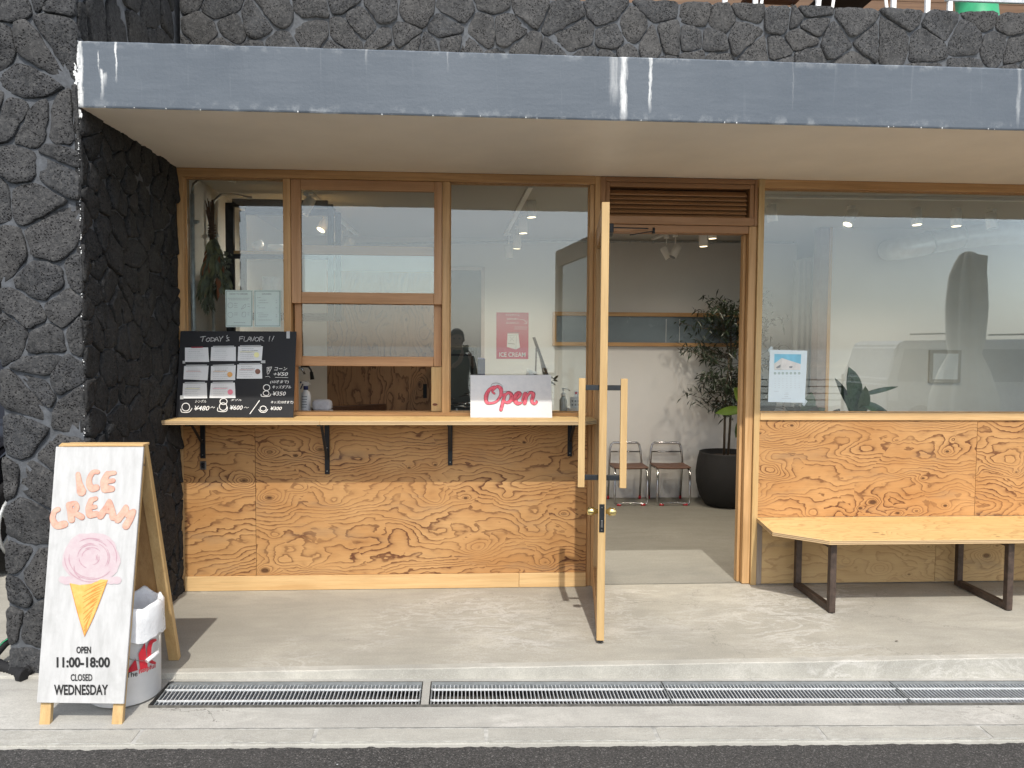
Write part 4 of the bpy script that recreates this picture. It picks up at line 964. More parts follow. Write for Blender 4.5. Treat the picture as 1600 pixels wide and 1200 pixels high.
# ================================================================== OPEN SIGN
ob0 = Vector((0, -.105, 1.0715)); ob1 = Vector((0, -.045, Z(586, 800, -.045)))
opl = (ob0, (ob1-ob0).cross(Vector((1, 0, 0))).normalized()); ofn = plane_fn(opl); on = opl[1] if opl[1].dot(fw) < 0 else -opl[1]
os_ = thing('open_sign', 'white board with red hand lettered word Open, leaning on the counter', 'sign', (.25, -.1, 1.07))
q = [P(*p, pl=opl) for p in ((735, 586), (861, 585.5), (863, 650), (735, 650))]
for v in q[2:]: v.z = 1.0712
m = MB(); m.prism([v-on*.001 for v in q], -on*.016); bmesh.ops.bevel(m.bm, geom=list(m.bm.edges), offset=.001, segments=1, affect='EDGES'); m.out('board', open_white, os_)
def O(l): return [(690+x/6.316, 470+y/6.316) for x, y in l]
LT = [([(520, 850), (470, 880), (440, 940), (445, 1000), (490, 1010), (545, 990), (585, 930), (585, 870), (550, 845), (520, 870), (500, 895), (520, 915)], [5, 6, 8, 6, 4, 4, 6, 7, 5, 3, 3, 3.5]),
      ([(600, 935), (625, 925), (610, 980), (585, 1075)], [3, 5, 6, 6]), ([(625, 935), (660, 905), (690, 930), (680, 985), (640, 1005), (620, 985)], [4, 5, 7, 7, 4, 3]),
      ([(690, 985), (735, 970), (775, 930), (765, 905), (735, 925), (725, 980), (750, 1012), (790, 1005)], [3, 4, 5, 5, 7, 8, 7, 3]),
      ([(795, 985), (820, 915), (835, 935), (820, 1010)], [2.5, 5, 6, 7]), ([(840, 950), (875, 905), (905, 925), (890, 990), (915, 1015), (940, 1000), (935, 990)], [3, 5, 7, 6, 5, 3, 3])]
mo = MB(); mi = MB(); wh = MB()
for k, (p, ws) in enumerate(LT):
    mo.stroke(O(p), [x*.80+.9 for x in ws], ofn, .0006+k*.00003); mi.stroke(O(p), [x*.74 for x in ws], ofn, .0012+k*.00003)
for k, p in enumerate(([(485, 850), (500, 820), (545, 812), (590, 830), (600, 860)], [(610, 900), (640, 892), (670, 900), (695, 910), (705, 930)], [(725, 920), (750, 900), (790, 910), (800, 925)], [(830, 910), (850, 895), (890, 895), (920, 905), (925, 925)])):
    wh.stroke(O(p), .45, ofn, .0022+k*.00003)
for k, p in enumerate(([(458, 905), (448, 960), (460, 1000)], [(590, 985), (578, 1060)], [(735, 945), (732, 985)], [(690, 935), (682, 970)], [(900, 940), (890, 975)])): wh.stroke(O(p), .4, ofn, .0024+k*.00003)
mo.out('lettering_outline', plain('dark_red_outline', (.22, .02, .03), .7), os_, recalc=False); mi.out('lettering', open_red, os_, recalc=False); wh.out('froth_outline', black_pt, os_, recalc=False)

# ================================================================== PAPERS ON THE GLASS
def gfn(y0): 
    return lambda u, v, off=0.0: P(u, v, y=y0-off)
g = gfn(.0485)
for k, (cs, ttl, lb) in enumerate((((352, 453, 395, 511), 'HOW TO ORDER', 'left of two mint bordered menu sheets taped inside the narrow window'), ((396.5, 453, 439, 511), 'DRINKS', 'right of two mint bordered menu sheets, headed DRINKS'))):
    s = thing('menu_sheet', lb, 'menu', P((cs[0]+cs[2])/2, cs[3], y=.048), group='menu sheets in the narrow window')
    x0, y0, x1, y1 = cs; m = MB(); m.poly([g(x0, y0), g(x1, y0+.5), g(x1-.3, y1), g(x0+.8, y1)]); m.out('sheet', mint_paper, s)
    m = MB(); i = 1.8
    for a, b in (((x0+i, y0+i), (x1-i, y0+i)), ((x1-i, y0+i), (x1-i-.2, y1-i)), ((x1-i, y1-i), (x0+i+.6, y1-i)), ((x0+i+.6, y1-i), (x0+i, y0+i))): m.stroke([a, b], .5, g, .0008, 1)
    m.out('border', green_ink, s, recalc=False); write(ttl, (x0+7 if k == 0 else x0+13, y0+5, x1-8 if k == 0 else x1-15, y0+7.6), g, grey_ink, s, .0008)
    m = MB(); rg = random.Random(k)
    if k == 0:
        for cx, cy in ((360, 477), (360, 492)): m.stroke([(cx+4*math.cos(t), cy+4*math.sin(t)) for t in [i*.7 for i in range(10)]], .35, g, .0009, 2)
        m.stroke([(377, 483), (381, 477), (384, 475), (383, 480), (377, 483)], .4, g, .0009, 2); m.stroke([(379, 488), (378, 494), (383, 495), (384, 488), (379, 488)], .4, g, .0009, 2)
        rows_ = [(356, 466, 390), (358, 468.5, 388), (366, 474, 371), (366, 477, 371), (366, 480, 371), (387, 475, 390), (387, 479, 390), (366, 489, 371), (366, 492, 371), (387, 489, 390), (387, 492, 390), (366, 504, 383)]
    else:
        rows_ = [(402, 465, 408), (404, 469, 416), (431, 469, 433), (404, 473, 419), (431, 473, 433), (402, 478, 405), (404, 481, 414), (431, 481, 433), (402, 489, 412), (404, 492, 419), (431, 492, 433), (404, 495, 418), (431, 495, 433), (404, 500, 425)]
    for xx, yy, xe in rows_:
        while xx < xe: l_ = rg.uniform(1.2, 3); m.stroke([(xx, yy), (min(xe, xx+l_), yy)], .45, g, .0009, 1); xx += l_+.8
    m.out('print', grey_ink, s, recalc=False)
# calendar
s = thing('calendar', 'taped calendar sheet with picture of a white building in right window', 'calendar', P(1231, 629, y=.048))
cc = ((1203, 546.5), (1261.5, 548), (1257.5, 629.5), (1200, 628)); m = MB(); m.poly([g(*p) for p in cc]); m.out('sheet', plain('calendar_paper', (.70, .80, .83), .6, 0, .03), s)
def K(x, y): return (1190+x/10.91, 530+y/10.91)
def kpoly(pts, mat, off, name):
    m = MB(); m.poly([g(*K(*p), off) for p in pts]); return m.out(name, mat, s, recalc=False)
kpoly([(218, 252), (675, 258), (662, 530), (215, 525)], plain('print_sky_blue', (.22, .55, .72), .6, 0, .15, 12), .0006, 'picture')
kpoly([(216, 415), (345, 320), (668, 425), (661, 528), (214, 523)], plain('print_white_building', (.66, .66, .62), .6), .0010, 'picture_building')
kpoly([(345, 322), (668, 426), (661, 528), (340, 524)], plain('print_white_wall', (.73, .72, .69), .6), .0012, 'picture_building')
kpoly([(245, 478), (325, 430), (322, 480), (260, 500)], grey_ink, .0014, 'picture_window'); kpoly([(470, 462), (528, 458), (520, 492), (474, 490)], grey_ink, .0014, 'picture_window')
m = MB()
for x in (230, 298, 362, 432, 500, 570, 640): m.bm.faces.new([m.bm.verts.new(g(*K(x+23*math.cos(t), 580+23*math.sin(t)), .001)) for t in [i*math.pi/8 for i in range(16)]])
m.out('weekday_dots', plain('print_sage', (.42, .52, .50), .6), s, recalc=False)
m = MB(); rg = random.Random(4)
for r_ in range(6):
    for x in (230, 298, 362, 432, 500, 570, 640):
        y = 640+r_*37
        if (r_ == 0 and x < 400): continue
        m.stroke([K(x-8, y), K(x+8, y)], .35, g, .001, 1)
for a, b, y in ((215, 290, 888), (400, 455, 918), (385, 460, 945), (390, 450, 977), (345, 500, 1007)): m.stroke([K(a, y), K(b, y)], .4, g, .001, 1)
for x in range(225, 450, 22): m.stroke([K(x, 515), K(x+6, 528)], .35, g, .0016, 1)
m.out('print', faint_ink, s, recalc=False)
for cx, cy, r_ in ((150, 175, 1), (765, 185, -1), (115, 1082, -1), (735, 1082, 1)):
    m = MB(); d = 48; w2 = 24; m.poly([g(*K(cx-d+ (0), cy+r_*d-w2), -.0006), g(*K(cx-d+w2*1.6, cy+r_*d+w2-r_*10), -.0006), g(*K(cx+d, cy-r_*d+w2), -.0006), g(*K(cx+d-w2*1.6, cy-r_*d-w2+r_*10), -.0006)]); m.out('tape', plain('corner_tape', (.50, .58, .58), .4), s)

# ================================================================== INTERIOR THINGS
# conduits on the left wall
def conduit(label, y0, ztop, px, turn):
    t = thing('wall_conduit', label, 'pipe', (XL+.05, y0, 1.0), group='steel conduits on the left inner wall')
    x = XL+.048; m = MB(); m.tube([(x, y0, 1.05 if y0 < .6 else .2), (x, y0, ztop)], .013, 12); m.out('pipe', galv, t)
    m = MB(); m.tube([(x, y0, ztop-.002), (x+.005, y0+.01, ztop+.06), (x+.04, y0+.05, ztop+.11), (x+.10, y0+.12, ztop+.125), (x+turn, y0+.2, ztop+.12)], .009, 8); m.out('flexible_lead', steel, t)
    for zz in (ztop-.17,):
        m = MB(); m.box(x-.03, x+.03, y0-.004, y0+.014, zz-.012, zz+.012, .002); m.tube([(x+.02, y0-.012, zz), (x+.045, y0-.012, zz)], .008, 8); m.out('clamp', galv, t)
    return t
conduit('front steel conduit on left inner wall behind the dried bouquet', .125, Z(303, 308, .125), 308, .2)
conduit('rear steel conduit on left inner wall beside the shelf', .50, Z(328, 345, .5), 345, .2)
# dried bouquet
bq = thing('dried_bouquet', 'dried eucalyptus bouquet hanging upside down behind the narrow window', 'bouquet', P(330, 310, y=.19))
bx, by = X(332, 400, .19), .19
def BZ(py): return Z(py, 332, .19)
rg = random.Random(8); m = MB()
for k in range(22):
    a = rg.uniform(0, 6.28); r = rg.uniform(.01, .033); top = Vector((bx-.012+r*math.cos(a), by+r*math.sin(a)*.6, BZ(rg.uniform(309, 330)))); m.tube([top, Vector((bx-.003+r*.5*math.cos(a), by+r*.3*math.sin(a), BZ(352))), Vector((bx+r*.5*math.cos(a), by+r*.3*math.sin(a), BZ(385)))], .0028, 5)
m.out('stems', twig, bq)
m = MB()
for k in range(5): zz = BZ(352+k*4); m.tube([(bx-.002+.022*math.cos(a), by+.018*math.sin(a), zz+.004*math.sin(a+k)) for a in [i*math.pi/6 for i in range(13)]], .004, 6)
m.out('twine', twig, bq)
for k in range(150):
    a = rg.uniform(0, 6.28); s0 = rg.random(); zz = BZ(372+s0*75); sp = .018+.092*s0
    base = Vector((bx+.01+sp*.6*math.cos(a), by+sp*.5*math.sin(a), zz)); dr = Vector((math.cos(a)*rg.uniform(.1, .6), math.sin(a)*.4-.1, -1))
    m = MB(); mt = rg.choice([leaf_dry, leaf_dry, leaf_grey, leaf_grey, leaf_rust if rg.random() < .4 else leaf_dry])
    m.leaf(base, dr, rg.uniform(.08, .15)*(1 if s0 > .3 else .7), rg.uniform(.016, .034), (math.cos(a)*.4+rg.uniform(-.5, .5), -1, rg.uniform(-.3, .3)), .0, 4, .3); m.out('leaf', mt, bq)
m = MB()
for k in range(90):
    a = rg.uniform(0, 6.28); base = Vector((bx-.035+rg.uniform(-.02, .03), by+rg.uniform(-.03, .03), BZ(rg.uniform(450, 480)))); m.leaf(base, (rg.uniform(-.5, .5), rg.uniform(-.3, .3), -1), rg.uniform(.03, .07), .012, (rg.uniform(-1, 1), -1, 0), 0, 2)
for k in range(160):
    a = rg.uniform(0, 6.28); base = Vector((bx+.04+rg.uniform(-.03, .06), by+rg.uniform(-.05, .05), BZ(rg.uniform(392, 450)))); m.leaf(base, (rg.uniform(-.8, .8), rg.uniform(-.6, .3), -rg.random()), rg.uniform(.02, .04), .014, (rg.uniform(-1, 1), -1, 0), 0, 2)
m.out('small_leaves', leaf_grey, bq, 'stuff')
# shelf unit on the left
ys0, ys1 = .74, 1.05
su = thing('shelf_unit', 'black steel shelf unit with wooden shelf seen through the left windows', 'shelf', (X(440, 600, ys0), ys0, 0))
sx0, sx1 = X(360, 400, ys0), X(517, 400, ys0)
for y in (ys0, ys1):
    for x in (sx0, sx1): m = MB(); hw_ = .027 if (x == sx0 and y == ys0) else .020; m.box(x-hw_, x+hw_, y-.018, y+.018, .004 if (x == sx0 and y == ys0) else Z(500, 440, ys0), Z(318, 400, ys0), .001); m.out('post', black_metal, su)
zsh = Z(398, 440, ys0); ztp = Z(322, 440, ys0)
for zz, mt in ((zsh, pale_h), (Z(494, 440, ys0), black_metal)):
    m = MB(); m.box(sx0+.019, sx1-.019, ys0-.015, ys1+.015, zz, zz+.022, .002); m.out('shelf_board', mt, su); m = MB(); m.box(sx0+.019, sx1-.019, ys0-.017, ys0+.01, zz-.032, zz-.001, .001); m.out('beam', black_metal, su)
for y in (ys0, ys1): m = MB(); m.box(sx0+.019, sx1-.019, y-.017, y+.017, ztp-.012, ztp+.042, .001); m.out('beam', black_metal, su)
p = Vector((X(430, 385, .9), .9, zsh+.0225)); t = thing('paper_roll', 'wrapped white paper roll lying on the black shelf unit', 'paper roll', p)
m = MB(); m.tube([p+Vector((-.05, 0, .036)), p+Vector((.10, .02, .036))], .035, 20); m.out('roll', paper, t)
p = Vector((X(403, 385, .86), .86, zsh+.0225)); t = thing('plastic_bag', 'crumpled clear plastic bag beside the paper roll', 'bag', p); m = MB(); bmesh.ops.create_icosphere(m.bm, subdivisions=3, radius=.04, matrix=Matrix.Translation(p+Vector((0, 0, .05))))
for v in m.bm.verts: d_ = v.co-(p+Vector((0, 0, .05))); v.co = p+Vector((0, 0, .05))+d_*(1+.5*mnoise.noise(v.co*18)); v.co.z = max(v.co.z, p.z+.001)
m.out('bag', bag_m, t, smooth=True)
for k, px in enumerate((418, 432)):
    p = Vector((X(px, 440, .88), .88, Z(494, 440, ys0)+.0225)); t = thing('cup_stack', '%s wrapped stack of plastic cups on the lower black shelf' % ('left' if k == 0 else 'right'), 'cups', p, group='wrapped cup stacks on the shelf'); m = MB()
    prof = []
    for i in range(12): prof += [(.033, i*.022), (.038, i*.022+.018)]
    m.lathe(prof, p, 16); m.out('cups', bag_m, t)
p = Vector((X(383, 450, 1.3), 1.3, 1.02)); 
# inner worktop, sink and tap
wt = thing('worktop', 'dark kitchen worktop just inside the serving hatch', 'worktop', (-.8, .4, 0))
m = MB(); m.box(XL+.015, X(693, 600, .3), .115, .62, 1.005, 1.045, .002); m.out('top', plain('dark_worktop', (.10, .085, .07), .35), wt)
m = MB(); m.box(XL+.015, X(693, 600, .3), .13, .60, .004, 1.004); m.out('cabinet', wall_m, wt)
m = MB(); a = P(560, 640, y=.66); m.obox((X(545, 640, .9), .95, 1.03), Vector((.75, .66, 0)), Vector((-.66, .75, 0)), Vector((0, 0, 1)), .30, .03, .03, .002); m.out('return_board', brown_wood, wt)
zw = 1.0455
def on_top(px, y): return Vector((X(px, 630, y), y, zw))
p = on_top(478, .42); t = thing('spray_bottle', 'white spray bottle with blue collar inside the hatch', 'bottle', p)
m = MB(); m.lathe([(.030, 0), (.032, .01), (.032, .12), (.026, .145), (.014, .155), (.014, .165)], p, 24); m.out('bottle', white_pl, t)
m = MB(); m.lathe([(.0155, .160), (.0155, .185)], p, 16); m.out('collar', navy, t)
m = MB(); m.prism([p+Vector((x, -.011, z)) for x, z in ((-.030, .20), (-.018, .215), (.012, .215), (.032, .196), (.016, .190), (.010, .186), (-.012, .186), (-.014, .20))], (0, .022, 0)); m.out('spray_head', white_pl, t)
m = MB(); m.bar(p+Vector((-.018, 0, .20)), p+Vector((-.034, 0, .165)), .01, .006, (1, 0, 0)); m.tube([p+Vector((-.036, 0, .208)), p+Vector((-.028, 0, .208))], .007, 8); m.out('trigger', navy, t)
m = MB(); rg = random.Random(3)
for r_ in range(5): m.box(p.x-.020, p.x+rg.uniform(.004, .020), p.y-.0328, p.y-.0320, p.z+.045+r_*.017, p.z+.051+r_*.017)
m.out('label_print', grey_ink, t)
p = on_top(504, .40); t = thing('folded_towel', 'folded grey towels piled beside the spray bottle', 'towel', p)
for z0, z1, wx in ((.002, .026, .066), (.027, .098, .058)):
    m = MB(); m.box(p.x-wx, p.x+wx, p.y-.05, p.y+.05, p.z+z0, p.z+z1, .012); bmesh.ops.subdivide_edges(m.bm, edges=list(m.bm.edges), cuts=3, use_grid_fill=True)
    for v in m.bm.verts: v.co += Vector((1, 1, .8))*.008*mnoise.noise(v.co*22)
    m.out('towel', towel_m, t, smooth=True)
t = thing('wall_tap', 'chrome kitchen tap spout with black sprayer seen in the hatch', 'tap', (X(470, 580, .9), .9, 1.3))
m = MB(); q = lambda px, py: P(px, py, y=.75); m.tube([q(455, 574), q(466, 574.5), q(472, 576), q(476, 585)], .008, 10); m.out('spout', chrome, t)
m = MB(); m.tube([q(470, 572), q(482, 573), q(486, 578), q(487, 584)], .007, 10); m.out('pipe', dark_steel, t); m = MB(); m.tube([q(486.5, 581), q(488, 593)], [.011, .015], 12); m.out('sprayer', black_rubber, t)
m = MB(); m.tube([q(455, 574), P(452, 572, y=1.3), P(420, 575, y=1.6)], .008, 8); m.out('supply_pipe', chrome, t)
# plywood sliding partition behind the hatch
t = thing('plywood_partition', 'tall plywood sliding door with recessed black pull behind the hatch', 'sliding door', (X(600, 600, 1.15), 1.15, 0))
a, b = X(511, 600, 1.15), X(697, 600, 1.15); m = MB(); m.box(a, b, 1.15, 1.18, .004, Z(424, 600, 1.15), .001); m.out('panel', ply_in, t)
m = MB(); m.box(X(661, 600, 1.15), X(667, 600, 1.15), 1.1485, 1.1499, Z(622, 660, 1.15), Z(600, 660, 1.15)); m.out('pull', black_rubber, t)
# coffee machine at the left of the second window
t = thing('steel_machine', 'dark steel kitchen machine at the left edge of the second window', 'machine', (X(722, 600, .85), .9, 0))
a, b = X(690, 600, .8), X(746, 600, .8); m = MB(); m.box(a, b, .8, 1.25, .004, Z(540, 720, .8), .012); m.out('body', plain('smoked_steel', (.045, .048, .040), .4, .2, .3, 4), t)
m = MB(); m.box(b-.045, b-.030, .790, .799, .3, Z(548, 720, .8)); m.box(a+.02, b-.05, .790, .799, Z(556, 720, .8), Z(553, 720, .8)); m.out('door_gap', black_rubber, t)
m = MB(); m.box(b+.002, b+.055, .82, 1.2, .004, Z(560, 720, .8), .004); m.out('side_panel', navy, t)
# jumble of small tools under it
t = thing('utensil_tray', 'dark tray of steel utensils low behind the second window', 'tray', P(720, 640, y=.3)); rg = random.Random(12)
m = MB(); m.box(X(700, 640, .3), X(745, 640, .3), .16, .5, 1.046, 1.07, .003); m.out('tray', black_metal, t)
for k in range(12):
    a = P(rg.uniform(704, 738), rg.uniform(612, 640), y=rg.uniform(.2, .45)); b = a+Vector((rg.uniform(.05, .11)*rg.choice([-1, 1]), rg.uniform(-.03, .03), rg.uniform(-.025, .025))); a.z = max(a.z, 1.073); b.z = max(b.z, 1.073); b.x = max(X(703, 640, .3), b.x)
    m = MB(); m.tube([a, (a+b)/2+Vector((0, 0, .004)), b], [.003, .004, .006], 6); m.out('utensil', rg.choice([steel, chrome, black_metal]), t)
# service desk behind the second window
t = thing('service_desk', 'white service desk inside behind the Open sign', 'desk', (.5, .5, 0))
m = MB(); m.box(X(750, 600, .3), xd0-.01, .13, .75, .004, 1.02, .002); m.out('body', wall_m, t); m = MB(); m.box(X(750, 600, .3)-.01, xd0-.005, .12, .77, 1.0205, 1.044, .002); m.out('top', pale_h, t)
def desk(px, y): return Vector((X(px, 630, y), y, 1.0445))
# pink poster on the back wall
t = thing('pink_poster', 'raspberry red poster of a paper bag with words ICE CREAM on back wall', 'poster', P(801, 560, y=YB-.003))
pf = gfn(YB-.002); m = MB(); m.poly([pf(775.5, 488), pf(826, 488.5), pf(825.5, 561), pf(775.5, 560.5)]); m.out('sheet', poster_m, t)
m = MB(); m.poly([pf(793, 521, .002), pf(810, 521, .002), pf(812.5, 543, .002), pf(806, 546, .002), pf(792, 542, .002)]); m.out('printed_bag', paper, t, recalc=False)
m = MB(); m.stroke([(793, 520), (811, 519.5), (809, 523), (794, 524)], .5, pf, .004, 2); m.stroke([(806, 546), (807, 524)], .35, pf, .004, 1); m.stroke([(794, 536.5), (804, 537.5)], .8, pf, .004, 1); m.stroke([(796, 526), (803, 533)], .35, pf, .004, 1); m.stroke([(803, 526), (797, 533)], .35, pf, .004, 1); m.out('bag_lines', grey_ink, t, recalc=False)
write('ICE CREAM', (780, 550.5, 821, 557.5), pf, paper, t, .003, .01)
for s_, bx_ in (('\u30a2\u30a4\u30b9\u30af\u30ea\u30fc\u30e0', (790, 490.5, 812, 494)), ('\u304a\u6301\u3061\u5e30\u308a', (792, 497, 810, 500)), ('\u306f\u3058\u3081\u307e\u3057\u305f', (791, 503, 811, 506))): write(s_, bx_, pf, paper, t, .003, .0)
m = MB(); m.stroke([(812, 499), (819, 500), (823, 505)], .5, pf, .003, 3); m.stroke([(819, 505), (823, 505.5), (823.5, 501)], .5, pf, .003, 2); m.stroke([(804, 511), (824, 511)], .4, pf, .003, 1); m.stroke([(803, 514), (823, 514)], .4, pf, .003, 1); m.out('arrow', paper, t, recalc=False)
t = thing('wall_logo', 'small dark vertical bar logo on the back wall right of the poster', 'sign', P(900, 540, y=YB-.003)); m = MB()
for i, x in enumerate((894, 896, 898, 901, 903, 906)): m.stroke([(x, 532+(i % 2)), (x, 538-(i % 3 == 1)*2)], .6, pf, .001, 1)
for x in (894, 898, 902, 906): m.stroke([(x, 545), (x+2, 545)], .5, pf, .001, 1)
m.out('print', grey_ink, t, recalc=False)
# inner door
t = thing('inner_door', 'plain grey inner door on the back wall beside the poster', 'door', (X(725, 600, YB), YB, 0))
a, b = X(690, 600, YB), X(751, 600, YB); zd = Z(423, 725, YB); m = MB(); m.box(a, b, YB-.02, YB-.002, .004, zd); m.out('leaf', door_grey, t)
m = MB(); m.box(b+.001, b+.035, YB-.04, YB-.001, .004, zd+.035, .001); m.box(a-.03, b, YB-.04, YB-.001, zd+.001, zd+.035, .001); m.out('frame', plain('pinkish_trim', (.50, .44, .42), .7), t)
# slot window in the back wall
t = thing('slot_window', 'long low wood framed slot window in the back wall', 'window', (X(1000, 515, YB), YB, 1.5))
a, b = X(863, 515, YB), X(1262, 515, YB)-.35; z0, z1 = Z(541, 1000, YB), Z(488.5, 1000, YB); b = 2.72
member('rail', t, a, b, YB-.05, YB-.001, z1-.038, z1, oak_h, .001); member('rail', t, a, b, YB-.05, YB-.001, z0, z0+.036, oak_h, .001); member('stile', t, a, a+.035, YB-.049, YB-.001, z0+.037, z1-.039, oak_v, .001); member('stile', t, b-.035, b, YB-.049, YB-.001, z0+.037, z1-.039, oak_v, .001)
m = MB(); m.box(a+.035, b-.035, YB-.012, YB-.004, z0+.036, z1-.038); m.out('pane', slot_glass, t)
for px in (1040, 1061): m = MB(); xx = X(px, 520, YB); m.box(xx-.003, xx+.003, YB-.016, YB-.0125, z0+.04, z1-.06); m.out('glass_joint', galv, t)
# chairs
def make_chair(loc, label):
    c = thing('chair', label, 'chair', loc, 0, 'chrome tube chairs against the back wall')
    X_, b = Vector(loc), .158
    m = MB()
    for s in (-1, 1):
        pts = [(s*b, .30, .003), (s*b, .27, .2), (s*b, .25, .39), (s*.150, .27, .50), (s*.138, .275, .545)]
        pts = [X_+Vector(p) for p in pts]; 
        if s == -1: left = pts
        else: right = pts
    arch = left+[X_+Vector((-.118, .275, .562)), X_+Vector((.118, .275, .562))]+right[::-1]; m.tube(arch, .0105, 10); m.out('back_frame', chrome, c)
    m = MB(); m.tube([X_+Vector((-.15, .262, .475)), X_+Vector((.15, .262, .475))], .007, 8); m.out('back_rail', chrome, c)
    m = MB(); fr_ = [(-.15, .22, .345), (-.15, .02, .345), (-.154, -.02, .33), (-.158, -.03, .06), (-.154, -.03, .025), (-.13, -.03, .012), (-.05, -.03, .024), (.05, -.03, .024), (.13, -.03, .012), (.154, -.03, .025), (.158, -.03, .06), (.154, -.02, .33), (.15, .02, .345), (.15, .22, .345)]
    m.tube([X_+Vector(p) for p in fr_], .0105, 10); m.out('front_frame', chrome, c)
    m = MB(); m.box(X_.x-.166, X_.x+.166, X_.y-.03, X_.y+.25, .358, .376, .006); bmesh.ops.subdivide_edges(m.bm, edges=[e for e in m.bm.edges if e.calc_length() > .1], cuts=4, use_grid_fill=True)
    for v in m.bm.verts: v.co.z -= .010*(1-((v.co.x-X_.x)/.2)**2)
    m.out('seat', brown_seat, c)
    for s in (-.115, .115): m = MB(); m.tube([X_+Vector((s-.02, -.03, .010)), X_+Vector((s+.02, -.03, .010))], .0125, 8); m.out('foot_cap', red_pt, c)
    for s in (-b, b): m = MB(); m.tube([X_+Vector((s, .30, .001)), X_+Vector((s, .297, .03))], .013, 8); m.out('foot_cap', red_pt, c)
    return c
fy = 2.44
c1 = make_chair((X(985, 780, fy), fy, .003), 'left chrome tube chair, partly hidden behind the open door handle')
c2 = copy_tree(c1); c2.location.x = X(1051, 780, fy); c2['label'] = 'right chrome tube chair, nearest to the big planter'
# planter and tree
pc = Vector((X(1133, 780, 2.42), 2.42, .003))
t = thing('planter', 'big round charcoal planter inside the doorway', 'planter', pc)
m = MB(); m.lathe([(.15, 0), (.19, .01), (.245, .10), (.275, .22), (.28, .32), (.265, .44), (.25, .50), (.25, .512), (.235, .512), (.23, .46), (.02, .46)], pc, 40); m.out('pot', pot_m, t)
m = MB(); m.lathe([(.229, .462), (.12, .475), (.01, .48)], pc, 20); m.out('soil', soil, t)
tr_ = thing('indoor_tree', 'dark slender leaved tree growing in the charcoal planter', 'tree', pc+Vector((0, 0, .48)))
rg = random.Random(21); m = MB(); tips = []
for s in (-1, 1):
    pts = [pc+Vector((s*.02, 0, .46)), pc+Vector((s*.035+.01, .02*s, .9)), pc+Vector((s*.02+.02, .03*s, 1.42)), pc+Vector((s*.05-.03, .02, 1.90))]; m.tube(pts, [.013, .011, .009, .004], 8)
    for i in range(44):
        tt = rg.uniform(.30, 1.0); k = min(2, int(tt*3)); f = tt*3-k; b = pts[k].lerp(pts[k+1], f); a = rg.uniform(0, 6.28); L_ = rg.uniform(.16, .52)*(1.1-.35*abs(tt-.65)*2)
        dr = Vector((math.cos(a), math.sin(a)*.8, rg.uniform(.1, .8))).normalized(); e = b+dr*L_; mid = b+dr*L_*.5+Vector((0, 0, -.02)); m.tube([b, mid, e], [.004, .003, .0015], 5); tips += [(b, mid, e)]
m.out('trunk', bark, tr_)
m = MB()
for b, mid, e in tips:
    for i in range(25):
        u = rg.uniform(.3, 1.05); c = b.lerp(e, u)+Vector((rg.gauss(0, .03), rg.gauss(0, .03), rg.gauss(0, .03))); m.leaf(c, (rg.uniform(-1, 1), rg.uniform(-1, 1), rg.uniform(-.9, .5)), rg.uniform(.05, .085), rg.uniform(.013, .019), (rg.uniform(-1, 1), rg.uniform(-1, 0), 1), .3, 2)
m.out('foliage', leaf_dark, tr_, 'stuff')
# broad leaved plants behind the jamb and the right window
def leafy(name, label, base, leaves, mat, y, pot=True):
    t = thing(name, label, 'plant', base)
    if pot:
        m = MB(); m.lathe([(.09, 0), (.12, .02), (.14, .26), (.135, .28), (.12, .28), (.11, .24), (.01, .24)], base, 24); m.out('pot', pot_m, t)
    m = MB(); top = Vector((base.x, base.y, 1.12)); m.tube([base+Vector((0, 0, .24)), base.lerp(top, .6)+Vector((.02, 0, 0)), top], [.012, .010, .006], 8)
    for (x0, y0, x1, y1, w_, mt) in leaves:
        a = P(x0, y0, y=y); m.tube([Vector((base.x, base.y, min(a.z-.03, 1.1))), a], [.005, .003], 5)
    m.out('stem', bark, t)
    for (x0, y0, x1, y1, w_, mt) in leaves:
        a = P(x0, y0, y=y); b = P(x1, y1, y=y-.06); d = b-a; m = MB(); m.leaf(a, d, d.length, w_*(b-CAM).y/FPX, (.2, -1, .35), .05, 6, .25); m.out('leaf', mt or mat, t)
leafy('rubber_plant', 'broad leaved rubber plant peeking round the right door jamb', Vector((X(1225, 600, .55), .55, .003)), [(1163, 640, 1117, 643, 15, leaf_lime), (1165, 632, 1146, 604, 26, leaf_lime), (1166, 655, 1149, 682, 22, leaf_green), (1168, 690, 1155, 706, 16, leaf_green), (1185, 625, 1198, 590, 22, leaf_dark), (1190, 640, 1212, 622, 26, leaf_dark), (1188, 650, 1206, 640, 20, leaf_dark)], leaf_green, .5)
leafy('ficus', 'dark broad leaved plant standing behind the middle of the right window', Vector((X(1335, 600, .42), .42, .003)), [(1338, 640, 1326, 569, 34, leaf_green), (1336, 650, 1304, 586, 16, leaf_dark), (1344, 618, 1404, 601, 8, leaf_green), (1340, 628, 1392, 646, 16, leaf_green), (1338, 650, 1320, 615, 26, leaf_green), (1345, 652, 1352, 600, 24, leaf_green), (1342, 655, 1384, 640, 14, leaf_dark)], leaf_dark, .38)
leafy('low_plant', 'low dark leaved plant under the taped calendar', Vector((X(1255, 600, .42), .42, .003)), [(1255, 652, 1268, 610, 26, leaf_green), (1255, 655, 1226, 634, 16, leaf_dark), (1256, 655, 1290, 636, 18, leaf_green), (1296, 655, 1312, 637, 16, leaf_dark), (1250, 655, 1241, 630, 18, leaf_dark), (1262, 655, 1276, 632, 22, leaf_dark)], leaf_dark, .38)
